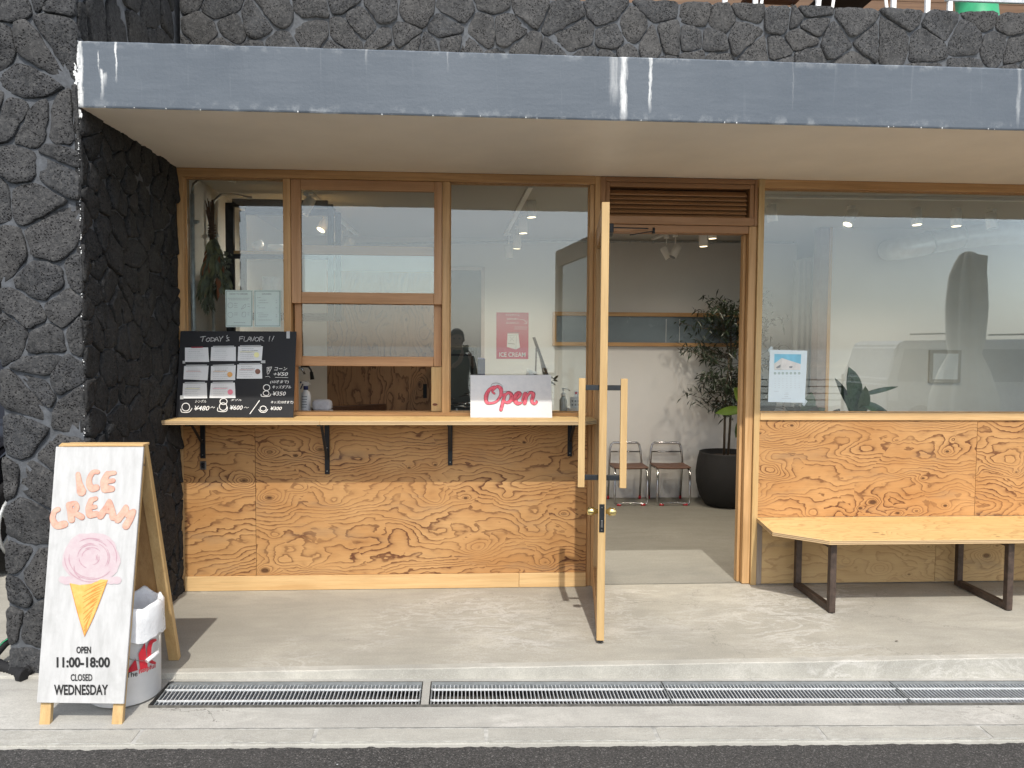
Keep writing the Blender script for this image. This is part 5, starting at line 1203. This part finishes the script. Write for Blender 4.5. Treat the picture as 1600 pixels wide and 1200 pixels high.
# curtain
t = thing('curtain', 'pleated grey curtain hanging left of the partition', 'curtain', (X(1257, 600, 2.5), 2.5, 0)); m = MB(); N = 60; a, b = X(1236, 600, 2.5), X(1282, 600, 2.5); rows = []
for i in range(N+1):
    u = i/N; x = a+(b-a)*u; y = 2.5+.025*math.sin(u*34)+.01*math.sin(u*71); top = Z(408-u*12, 1257, 2.5); rows.append([m.bm.verts.new((x, y, top)), m.bm.verts.new((x, y+.004, 1.2)), m.bm.verts.new((x, y, .02))])
for p, q in zip(rows, rows[1:]):
    for j in (0, 1): f = m.bm.faces.new((p[j], q[j], q[j+1], p[j+1])); f.smooth = True
m.out('cloth', curtain_m, t)
# duct
t = thing('air_duct', 'fat silver air duct under the ceiling behind the right window', 'duct', P(1500, 365, y=1.45)); m = MB(); yd = 1.45
pts = [P(1388, 391, y=1.79), P(1390, 391, y=1.62), P(1412, 388, y=1.5), P(1450, 380, y=yd), P(1500, 370, y=yd), P(1560, 364, y=yd-.02), P(1700, 364, y=yd-.05)]; m.tube(pts, [.088, .090, .092, .093, .094, .095, .095], 24); m.out('duct', duct_m, t)
m = MB()
for p_, p2 in ((pts[3], pts[4]), (pts[4], pts[5])): d_ = (p2-p_).normalized(); m.tube([p_, p_+d_*.012], .1, 24)
m.out('joint_band', galv, t)
# picture frame (faint) on the partition
t = thing('picture_frame', 'thin framed picture on the white partition wall', 'picture', P(1475, 575, y=1.79)); x0, x1 = X(1451, 575, 1.79), X(1500, 575, 1.79); z0, z1 = Z(598, 1475, 1.79), Z(547, 1475, 1.79)
m = MB(); m.box(x0, x1, 1.776, 1.798, z0, z1, .002); m.out('frame', ceil_m, t); m = MB(); m.box(x0+.03, x1-.03, 1.772, 1.7755, z0+.03, z1-.03); m.out('picture', paper, t)
# ceiling conduit and light tracks
t = thing('ceiling_pipe', 'long thin steel conduit running across the ceiling at the back wall', 'pipe', (1, 2.6, 2.5))
yc = 2.70; m = MB(); m.tube([P(556, 381, y=yc-.05)+Vector((0, 0, 0)), P(900, 377, y=yc), P(1243, 379, y=yc)], .011, 10); m.out('pipe', galv, t)
for px in (793, 1020, 1112, 1240): m = MB(); p = P(px, 378, y=yc); m.tube([p+Vector((-.015, 0, 0)), p+Vector((.015, 0, 0))], .017, 10); m.out('coupling', galv, t)
def track(label, a, b):
    t = thing('light_track', label, 'light track', a, group='ceiling light tracks'); m = MB(); m.bar(a, b, .034, .018, (0, 0, 1), .001); m.out('rail', white_pt, t); return t
zk = ZCL-.010
def atc(px, py): return P(px, py, z=zk)
trk = [('left ceiling light track seen through the hatch sash', P(484, 302, z=zk), P(556, 382, y=2.55)), ('middle ceiling light track above the poster', P(829, 291, z=zk), P(789, 384, y=2.5)), ('short ceiling light track seen through the doorway', P(1075, 352, z=zk), P(1020, 380, y=2.6)), ('long ceiling light track behind the right window', P(1188, 307, z=zk), P(1640, 313, z=zk))]
for lb, a, b in trk: a.z = b.z = zk; track(lb, a, b)
SPG = 'white cylinder spotlights on ceiling tracks'
def spot(px, py, y, tilt, pan, lit, label, h=.115, power=0):
    """px,py: centre of the lamp head"""
    c = P(px, py, y=y); t = thing('spotlight', label, 'spotlight', (c.x, c.y, zk-.01), group=SPG)
    ax = Vector((math.sin(tilt)*math.cos(pan), math.sin(tilt)*math.sin(pan), -math.cos(tilt)))
    m = MB(); m.box(c.x-.018, c.x+.018, c.y-.03, c.y+.03, zk-.035, zk-.0095, .003); m.tube([(c.x, c.y, zk-.035), (c.x, c.y, c.z+h*.45)], .006, 8); m.out('adapter', white_pt, t)
    r = .036; m = MB(); m.tube([c-ax*h*.5, c-ax*h*.485, c+ax*h*.5, c+ax*h*.5, c+ax*h*.42], [r*.94, r, r, r*.9, r*.88], 20, caps=True); m.out('head', white_pt, t)
    m = MB(); m.tube([c+ax*(h*.5+.0004), c+ax*(h*.5+.001)], r*.86, 20); m.out('lamp_face', lamp_m if lit else steel, t)
    if power:
        l = D.lights.new('lamp', 'SPOT'); l.energy = power; l.color = (1, .88, .72); l.spot_size = R(150); l.spot_blend = 1.0; l.shadow_soft_size = .03
        o = D.objects.new('lamp', l); COL.objects.link(o); o.parent = t; o.location = c+ax*(h*.5+.01)-t.location; o.rotation_euler = ax.to_track_quat('-Z', 'Y').to_euler()
    return t
PW = 22
Y0 = .75
for a in [(480, 322, .60, .5, 3.6, 0, 'nearest spotlight on the left track'), (507, 350, 1.15, .6, 3.9, 1, 'lit spotlight second on the left track'), (528, 370, 1.6, .35, 3.9, 0, 'third spotlight on the left track'), (545, 383, 2.1, .4, 3.5, 0, 'farthest spotlight on the left track'),
          (830, 327, .85, .05, 0, 1, 'nearest spotlight on the middle track'), (817, 353, 1.35, .05, 0, 1, 'second spotlight on the middle track'), (808, 378, 1.85, .1, 2, 1, 'third spotlight on the middle track'), (795, 394, 2.25, .1, 0, 0, 'farthest spotlight on the middle track'),
          (1041, 395, 2.3, .5, -.2, 0, 'left tilted spotlight seen through the doorway'), (1055, 393, 2.2, .5, 3.4, 0, 'right tilted spotlight seen through the doorway'), (1099, 374, 1.5, .05, 0, 1, 'larger upright spotlight seen through the doorway'), (1113, 362, 1.7, .05, 0, 1, 'spotlight at the top right of the doorway'),
          (1206, 334, .7, .18, 0.2, 0, 'leftmost spotlight behind the right window'), (1329, 340, .7, .5, 3.5, 1, 'strongly tilted lit spotlight second on the right track'), (1432, 339, .7, .12, -1.3, 1, 'third spotlight behind the right window'), (1494, 341, .7, .06, -1.2, 1, 'fourth spotlight behind the right window'), (1549, 345, .7, .15, -1.2, 0, 'fifth spotlight behind the right window')]:
    px, py, y, ti, pa, li, lb = a
    spot(px, py, y, ti, pa, li, lb, power=((34 if px > 1250 else 24 if px > 1000 else 12 if px < 600 else 26) if li else 0))
# things on the service desk
p = desk(849, .22); t = thing('plant_bottle', 'dark green glass bottle holding leafy sprigs beside the Open sign', 'vase', p)
m = MB(); m.lathe([(.030, 0), (.032, .01), (.032, .10), (.026, .135), (.014, .155), (.013, .185), (.015, .19)], p, 24); m.out('bottle', bottle_gl, t)
sp = thing('leaf_sprig', 'small leafy sprigs standing in the green bottle', 'plant', p+Vector((0, 0, .19))); rg = random.Random(31); m = MB(); ends = []
for k in range(6):
    e = p+Vector((rg.uniform(-.07, .08), rg.uniform(-.03, .03), rg.uniform(.25, .33))); m.tube([p+Vector((0, 0, .12)), p+Vector((0, 0, .2)), e], .002, 5); ends.append(e)
m.out('stems', bark, sp)
for e in ends:
    for i in range(5): m = MB(); c = e.lerp(p+Vector((0, 0, .2)), rg.uniform(0, .6)); m.leaf(c, (rg.uniform(-1, 1), rg.uniform(-.6, .3), rg.uniform(-.2, 1)), rg.uniform(.03, .05), .016, (0, -1, .5), .2, 3); m.out('leaf', leaf_dark, sp)
p = desk(880, .26); t = thing('pump_bottle', 'clear pump bottle with white pump beside the green bottle', 'bottle', p)
m = MB(); m.lathe([(.024, 0), (.025, .01), (.025, .11), (.012, .13), (.012, .135)], p, 20); m.out('bottle', plain('cloudy_plastic', (.45, .48, .47), .3), t); m = MB(); m.lathe([(.015, .134), (.015, .155), (.005, .158), (.005, .18)], p, 14); m.tube([p+Vector((-.01, 0, .183)), p+Vector((.025, 0, .185)), p+Vector((.04, -.01, .17))], .005, 8); m.out('pump', white_pl, t)
p = desk(901, .24); t = thing('white_box', 'low white box under the desk calendar', 'box', p); m = MB(); m.box(p.x-.065, p.x+.055, p.y-.05, p.y+.08, p.z+.001, p.z+.062, .002); m.out('box', paper, t)
q0 = p+Vector((-.045, -.02, .0625)); t = thing('desk_calendar', 'small white desk calendar with rows of grey dots', 'calendar', q0); m = MB(); m.prism([q0, q0+Vector((.11, 0, 0)), q0+Vector((.11, .02, .068)), q0+Vector((0, .02, .068))], (0, .004, 0)); m.out('card', paper, t)
m = MB()
for i in range(5):
    for j in range(2): c = q0+Vector((.015+i*.02, .004+j*.008, .018+j*.024)); m.box(c.x-.005, c.x+.005, c.y-.0045, c.y-.0025, c.z-.005, c.z+.005)
m.out('dots', grey_ink, t)
q1 = p+Vector((-.01, .05, .0625)); t = thing('card_strip', 'small white card with red mark above the desk calendar', 'card', q1); m = MB(); m.box(q1.x, q1.x+.09, q1.y, q1.y+.004, q1.z, q1.z+.105, .001); m.out('card', paper, t); m = MB(); m.box(q1.x+.006, q1.x+.022, q1.y-.0015, q1.y-.0002, q1.z+.082, q1.z+.098); m.out('red_mark', red_pt, t)
p = desk(824, .42); t = thing('cup_tower', 'tall stack of white paper cups behind the Open sign', 'cups', p); m = MB(); prof = []
for i in range(16): prof += [(.030, i*.0145), (.0345, i*.0145+.011)]
m.lathe(prof, p, 24); m.out('cups', white_pl, t)
pp = p+Vector((.012, .0, .236)); t = thing('paper_cone_cup', 'tilted white cup crowning the cup stack', 'cup', pp); m = MB(); m.tube([pp, pp+Vector((.018, 0, .06))], [.028, .038], 20); m.out('cup', white_pl, t)
p = desk(850, .5); t = thing('easel_card', 'narrow menu card on a wooden easel seen edge-on behind the Open sign', 'easel', p); e0 = P(846, 585, y=.5); e1 = P(834, 527, y=.5)
m = MB(); m.bar(P(857, 592, y=.5), e1, .16, .006, (1, 0, .2)); m.out('card', door_grey, t)
m = MB(); m.bar((P(835, 648, y=.5).x, .5, 1.046), P(838, 543, y=.5), .01, .01); m.bar((P(862, 648, y=.46).x, .46, 1.046), P(841, 545, y=.48), .01, .01); m.out('easel_leg', trim_grey, t)
p = desk(781, .4); t = thing('tin_planter', 'small grey tin with dry sprigs behind the Open sign', 'tin', p); m = MB(); m.lathe([(.03, 0), (.03, .10), (.024, .112), (.026, .15), (.022, .152), (.02, .13)], p, 16); m.out('tin', plain('grey_tin', (.16, .15, .15), .5, .3), t); m = MB(); rg = random.Random(6)
for k in range(8): m.tube([p+Vector((-.01, 0, .14)), p+Vector((-rg.uniform(.02, .07), 0, rg.uniform(.14, .19)))], .0015, 5)
for k in range(16): m.leaf(p+Vector((-rg.uniform(.02, .07), rg.uniform(-.02, .02), rg.uniform(.13, .19))), (rg.uniform(-1, 1), -.2, rg.uniform(-1, 1)), .02, .01, (0, -1, 0), 0, 2)
m.out('sprigs', leaf_grey, t)
p = desk(794, .4); t = thing('small_cup', 'short white cup beside the grey tin', 'cup', p); m = MB(); m.lathe([(.02, 0), (.024, .06), (.022, .06), (.019, .01)], p, 16); m.out('cup', white_pl, t)

# ================================================================== UPPER TERRACE (a thin strip at the top edge)
t = thing('terrace_wall', 'brown boarded house wall behind the upper terrace', 'building wall', (2, 3.2, 3.56))
for k in range(14): z0 = 3.57+k*.14; m = MB(); m.box(-1.7, 6.2, 3.2, 3.22+(.004 if k % 2 else 0), z0, z0+.137, .002); m.out('board', deck_wood, t)
for a, b in ((1088, 1150), (1198, 1240), (1370, 1400)):
    m = MB(); x0, x1 = X(a, 5, 1.6)*1.28, X(b, 5, 1.6)*1.28; m.box(x0, x1, 3.18, 3.198, 3.9, 5.0, .003); m.out('window', teal_glass, t)
t = thing('terrace_railing', 'white painted metal railing on top of the stone parapet', 'railing', (2, .16, 3.57))
for px in (1131, 1180, 1277, 1396, 1449, 1484, 1491, 1640, 960):
    if px in (1491,): continue
    x = X(px, 8, .16); m = MB(); m.bar((x, .16, 3.601), (x+(.06 if px in (1131, 1277) else 0), .16, 4.5), .030, .022, (0, 1, 0), .002); m.out('post', white_pt, t)
m = MB(); m.bar((X(1476, 3, .16), .155, Z(1.5, 1560, .16)), (6, .155, Z(1.5, 1560, .16)), .02, .03, (0, 0, 1), .002); m.out('rail', galv, t)
m = MB(); m.bar((-1.6, .16, 4.5), (6.2, .16, 4.5), .05, .03, (0, 0, 1), .002); m.out('top_rail', white_pt, t)
def terrace_chair(px, y, mat, label, tip=0):
    x = X(px, 5, y); t = thing('terrace_chair', label, 'chair', (x, y, 3.56), group='chairs on the upper terrace')
    m = MB(); m.box(x-.2, x+.2, y, y+.4, 3.98, 4.0, .005); m.out('seat', mat, t)
    for sx in (-1, 1):
        for sy in (0, 1): m = MB(); m.tube([(x+sx*.23, y+sy*.42, 3.562), (x+sx*.17, y+.02+sy*.36, 3.98)], .011, 8); m.out('leg', white_pt, t)
    m = MB(); m.box(x-.2, x+.2, y+.38, y+.41, 4.05, 4.4, .008); m.out('backrest', mat, t)
terrace_chair(1235, .45, brown_wood, 'white legged brown terrace chair, left one above the canopy'); terrace_chair(1345, .5, black_rubber, 'white legged black terrace chair, right one above the canopy')
gx = X(1550, 10, .42); t = thing('green_stool', 'bright green moulded plastic stool at the top right of the terrace', 'stool', (gx, .55, 3.56)); m = MB()
n = 32; prof = ((.20, .0), (.185, .06), (.15, .2), (.13, .33), (.14, .42), (.16, .44), (.15, .45), (.01, .445)); rows = []
for r, z in prof: rows.append([m.bm.verts.new((gx+(r+(.012*math.cos(k*math.pi/2*8/n*2) if z < .3 else 0))*math.cos(2*math.pi*k/n), .58+r*math.sin(2*math.pi*k/n), 3.562+z)) for k in range(n)])
for a, b in zip(rows, rows[1:]):
    for k in range(n): m.bm.faces.new((a[k], a[(k+1) % n], b[(k+1) % n], b[k])).smooth = True
m.out('shell', green_pl, t)

t = thing('dark_backdrop', 'added black backdrop wall standing in for the dark behind the parked car', 'building wall', (-7, 8, 0))
m = MB(); m.box(-16, -2.3, 8, 8.3, .001, 6); m.out('wall', black_metal, t)  # added black sheet that gives the dark view past the pillar
m = MB(); m.box(-16, -2.3, 4.6, 8, 3.1, 3.3); m.out('backdrop_roof', black_metal, t)  # added black slab closing the backdrop from above
# ================================================================== LEFT PASSAGE: CAR AND HOSE
cx, cy0 = -3.84, .05
car = thing('parked_car', 'black car with silver alloy wheels half hidden left of the stone pillar', 'car', (cx, cy0+2, 0))
pr = [(0, .30), (.0, .62), (.10, .74), (.95, .92), (1.55, 1.38), (2.9, 1.45), (3.7, 1.20), (3.95, .85), (3.95, .30)]
m = MB(); a = [(cx-.86, cy0+y, z) for y, z in pr]; m.prism(a, (1.72, 0, 0)); bmesh.ops.bevel(m.bm, geom=list(m.bm.edges), offset=.05, segments=3, affect='EDGES')
m.out('body', car_black, car)
for s in (-1, 1):
    m = MB(); m.prism([(cx+s*.858, cy0+y, z) for y, z in ((1.15, .98), (1.65, 1.33), (2.75, 1.37), (3.3, 1.0))], (s*.006, 0, 0)); m.out('side_window', slot_glass, car)
    m = MB(); m.box(cx+s*.62-.14, cx+s*.62+.14, cy0-.012, cy0+.01, .55, .66, .006); m.out('headlight', white_pl, car)
    for wy in (.68, 3.2):
        c = Vector((cx+s*.80, cy0+wy-.25, .31)); m = MB(); m.tube([c-Vector((s*.09, 0, 0)), c-Vector((s*.085, 0, 0)), c+Vector((s*.075, 0, 0)), c+Vector((s*.09, 0, 0))], [.28, .305, .305, .27], 32); w_ = m.out('wheel', black_rubber, car)
        m = MB()
        for k in range(5): q = Vector((0, math.cos(k*1.2566), math.sin(k*1.2566))); m.bar(c+Vector((s*.096, 0, 0)), c+Vector((s*.096, 0, 0))+q*.19, .05, .012, (1, 0, 0), .003)
        m.tube([c+Vector((s*.092, .2*math.cos(t_), .2*math.sin(t_))) for t_ in [i*math.pi/12 for i in range(25)]], .013, 8); m.out('rim', galv, w_)
hs = thing('drain_hose', 'black corrugated hose with green wire lying at the foot of the pillar', 'hose', P(20, 1050, z=zap(-2)))
p0 = P(-30, 1020, z=0.02); pts = [P(-60, 1012, z=0.03), P(-25, 1028, z=.03), P(0, 1042, z=.012), P(20, 1049, z=0.0), P(37, 1056, z=-.0)]; 
m = MB(); fine_ = []
for i in range(len(pts)-1):
    for k in range(8): fine_.append(pts[i].lerp(pts[i+1], k/8))
m.tube([v+Vector((0, 0, .006)) for v in fine_], [.026 if k % 2 else .021 for k in range(len(fine_))], 14); m.out('hose', black_rubber, hs)
m = MB(); e = pts[-1]; m.tube([e+Vector((-.012, 0, .004)), e+Vector((.016, -.012, .004))], .031, 16); m.tube([e+Vector((.0, .03, .03)), e+Vector((.03, .0, .02))], .008, 8); m.out('coupling', black_rubber, hs)
q_ = [P(22, 996, z=.10), P(8, 1006, z=.08), P(-6, 1022, z=.06), P(-30, 1040, z=.04)]; m = MB(); m.tube(q_, .017, 12); m.out('upper_hose', black_rubber, hs)
m = MB(); m.tube([v+Vector((.0, -.018, .014)) for v in q_], .0025, 6); m.out('green_wire', green_pl, hs)

# ================================================================== ACROSS THE ROAD (seen mirrored in the panes)
vx0, vy0 = X(1350, 590, 9.2)+0.0, -8.3
van = thing('white_van', 'white van parked across the road, seen mirrored in the right window', 'van', (vx0+1.7, vy0-.8, -.09)); gz = -.09
pr = [(0.02, .35), (.0, .98), (.05, 1.04), (.16, 1.64), (.26, 1.74), (3.5, 1.80), (3.6, 1.7), (3.62, .35)]
m = MB(); m.prism([(vx0+x, vy0, gz+z) for x, z in pr], (0, -1.6, 0)); bmesh.ops.bevel(m.bm, geom=list(m.bm.edges), offset=.04, segments=2, affect='EDGES'); m.out('body', plain('silver_white_paint', (.50, .51, .51), .3), van)
for a, b in ((.30, 1.45), (1.55, 2.5), (2.6, 3.4)): m = MB(); m.prism([(vx0+a-(.12 if a < 1 else 0), vy0+.001, gz+1.02), (vx0+b, vy0+.001, gz+1.02), (vx0+b, vy0+.001, gz+1.6), (vx0+a, vy0+.001, gz+1.6)], (0, .006, 0)); m.out('side_window', slot_glass, van)
m = MB(); m.box(vx0+.03, vx0+.20, vy0-.02, vy0+.012, gz+.68, gz+.86, .01); m.out('headlight', white_pl, van)
for wx in (.62, 2.95): c = Vector((vx0+wx, vy0-.09, gz+.30)); m = MB(); m.tube([c, c+Vector((0, .10, 0))], .30, 28); w_ = m.out('wheel', black_rubber, van); m = MB(); m.tube([c+Vector((0, .1005, 0)), c+Vector((0, .108, 0))], .18, 20); m.out('rim', galv, w_)
for wx in (1.3, 2.9): m = MB(); m.bar((vx0+wx, vy0-.1, gz+1.88), (vx0+wx, vy0-1.5, gz+1.88), .05, .03); m.out('roof_bar', black_metal, van)
ux, uy = X(1516, 500, 7.4+0), -7.4+.0; ux = X(1516, 500, 7.3)
um = thing('closed_parasol', 'closed beige parasol across the road, seen mirrored in the right window', 'parasol', (ux, -7.3, -.09))
def UZ(py): return Z(py, 1516, 7.3)
m = MB(); m.tube([(ux, -7.3, -.08), (ux, -7.3, UZ(398))], .025, 10); m.out('pole', steel, um)
m = MB(); n = 40; rows = []
for py, w_ in ((392, 5), (396, 11), (410, 17), (430, 23), (480, 26), (530, 24), (553, 20), (580, 31), (620, 42), (650, 44)):
    rr = w_*(12.02)/FPX; rows.append([m.bm.verts.new((ux+rr*(1+.22*math.cos(k*8*2*math.pi/n))*math.cos(2*math.pi*k/n), -7.3+rr*(1+.22*math.cos(k*8*2*math.pi/n))*math.sin(2*math.pi*k/n), UZ(py))) for k in range(n)])
for a, b in zip(rows, rows[1:]):
    for k in range(n): m.bm.faces.new((a[k], a[(k+1) % n], b[(k+1) % n], b[k])).smooth = True
m.out('canopy', mush, um)
m = MB(); px_ = X(1541, 500, 7.3); m.prism([(px_-.10, -7.35, UZ(553)), (px_+.06, -7.35, UZ(553)), (px_+.10, -7.35, UZ(397)), (px_-.09, -7.35, UZ(395)), (px_-.12, -7.35, UZ(420))], (0, -.08, 0)); m.out('tied_flap', mush, um)
m = MB(); m.box(ux-.3, ux+.3, -7.6, -7.0, -.089, -.03, .01); m.out('base', dark_steel, um)
pm_skin = plain('skin', (.42, .25, .17), .55); pm_cloth = plain('black_jacket_cloth', (.012, .012, .014), .9); pm_jean = plain('dark_trouser_cloth', (.02, .024, .035), .9); hair_m = plain('black_hair', (.006, .005, .005), .7)
pz = zap(0)-.026; PX_, PY_ = -.115, -5.04
ps = thing('person', 'person in dark clothes raising a phone in the road, seen mirrored beside the hatch', 'person', (PX_, PY_, pz))
J = {'pelvis': ((0, 0, .93), .145), 'waist': ((0, .0, 1.08), .125), 'chest': ((0, .0, 1.28), .155), 'upper': ((0, -.01, 1.40), .12), 'neck': ((0, .0, 1.49), .056), 'neck2': ((0, .01, 1.56), .054), 'head': ((0, .02, 1.66), .092), 'crown': ((0, .0, 1.735), .078), 'jaw': ((0, .055, 1.60), .058)}
ED = [('pelvis', 'waist'), ('waist', 'chest'), ('chest', 'upper'), ('upper', 'neck'), ('neck', 'neck2'), ('neck2', 'head'), ('head', 'crown'), ('neck2', 'jaw')]
for sd_, sx in (('l', -1), ('r', 1)):
    hxp = .115+.03*sx
    J.update({'sh'+sd_: ((sx*.185, -.01, 1.40), .068), 'el'+sd_: ((sx*.235, .11, 1.17), .045), 'wr'+sd_: ((.115+sx*.075, .235, 1.385), .029), 'pa'+sd_: ((.115+sx*.062, .262, 1.435), .026), 'kn'+sd_: ((sx*.10, .01, .50), .062), 'hp'+sd_: ((sx*.095, 0, .86), .10), 'an'+sd_: ((sx*.105, -.01, .10), .042), 'he'+sd_: ((sx*.105, -.03, .05), .042), 'to'+sd_: ((sx*.12, .15, .035), .036)})
    ED += [('upper', 'sh'+sd_), ('sh'+sd_, 'el'+sd_), ('el'+sd_, 'wr'+sd_), ('wr'+sd_, 'pa'+sd_), ('pelvis', 'hp'+sd_), ('hp'+sd_, 'kn'+sd_), ('kn'+sd_, 'an'+sd_), ('an'+sd_, 'he'+sd_), ('he'+sd_, 'to'+sd_)]
    for f in range(4):
        J['f%d%s' % (f, sd_)] = ((.115+sx*(.052+.002*f), .278+.001*f, 1.455+.022*f-.02), .0095); J['g%d%s' % (f, sd_)] = ((.115+sx*(.030-.003*f), .292, 1.455+.022*f-.016), .0085)
        ED += [('pa'+sd_, 'f%d%s' % (f, sd_)), ('f%d%s' % (f, sd_), 'g%d%s' % (f, sd_))]
    J['t0'+sd_] = ((.115+sx*.050, .245, 1.455), .011); J['t1'+sd_] = ((.115+sx*.022, .250, 1.478), .009); ED += [('pa'+sd_, 't0'+sd_), ('t0'+sd_, 't1'+sd_)]
ks_ = list(J); me = D.meshes.new('b'); me.from_pydata([J[k][0] for k in ks_], [(ks_.index(a), ks_.index(b)) for a, b in ED], [])
ob = link(D.objects.new('b', me)); md = ob.modifiers.new('s', 'SKIN'); md.use_smooth_shade = True
for i, k in enumerate(ks_):
    v = me.skin_vertices[0].data[i]; q = J[k][1]; v.radius = (q*1.18, q*.82) if k in ('pelvis', 'waist', 'chest', 'upper') else (q, q); v.use_root = k == 'pelvis'
sb = ob.modifiers.new('u', 'SUBSURF'); sb.levels = 1; sb.render_levels = 1
bpy.context.view_layer.update(); bme = D.meshes.new_from_object(ob.evaluated_get(bpy.context.evaluated_depsgraph_get())); D.objects.remove(ob)
for m_ in (pm_cloth, pm_jean, pm_skin, black_rubber): bme.materials.append(m_)
for p in bme.polygons:
    c = p.center; p.material_index = 3 if c.z < .085 else 1 if c.z < .96 else 2 if (c.z > 1.505 or (c.y > .22)) else 0
bd = link(D.objects.new('body', bme)); bd.parent = ps
def on_person(v): return Vector((PX_, PY_, pz))+Vector(v)
m = MB(); bmesh.ops.create_uvsphere(m.bm, u_segments=24, v_segments=16, radius=.105, matrix=Matrix.Translation(on_person((0, -.012, 1.69))) @ Matrix.Diagonal((.93, 1.02, 1.08, 1)))
for v in m.bm.verts: v.co += (v.co-on_person((0, -.012, 1.69)))*.05*mnoise.noise(v.co*40)
bmesh.ops.delete(m.bm, geom=[v for v in m.bm.verts if (v.co-on_person((0, 0, 0))).y > .06 and (v.co.z-pz) < 1.72], context='VERTS'); m.out('hair', hair_m, ps, smooth=True)
m = MB(); m.prism([on_person(q) for q in ((-.012, .108, 1.635), (.012, .108, 1.635), (.004, .10, 1.675), (-.004, .10, 1.675))], (0, .018, -.004)); m.out('nose', pm_skin, ps)
for s_ in (-1, 1):
    m = MB(); m.obox(on_person((s_*.092, .01, 1.655)), Vector((1, 0, 0)), Vector((0, 1, 0)), Vector((0, 0, 1)), .007, .016, .03, .005); m.out('ear', pm_skin, ps)
    m = MB(); bmesh.ops.create_icosphere(m.bm, subdivisions=2, radius=.012, matrix=Matrix.Translation(on_person((s_*.034, .098, 1.672)))); m.out('eye', black_rubber, ps)
m = MB(); m.box(PX_-.024, PX_+.024, PY_+.105, PY_+.112, pz+1.602, pz+1.609); m.out('mouth', brown_seat, ps)
phn = thing('phone', 'dark phone held up by the person in the road', 'phone', (0, -4.765, 1.5)); m = MB(); m.box(-.036, .036, -4.772, -4.763, 1.42, 1.515, .003); m.out('case', black_rubber, phn)
fc = thing('cable_fence', 'cable fence along the sea, seen mirrored in the right window', 'fence', (4, -13, -.09))
for x in range(-12, 16, 3): m = MB(); m.box(x-.04, x+.04, -13.04, -12.96, -.089, .9, .004); m.out('post', dark_steel, fc)
for z in (.28, .44, .60, .76): m = MB(); m.tube([(-12, -12.95, z), (15, -12.95, z)], .012, 6); m.out('cable', dark_steel, fc)

if '__DBG' in globals(): pass
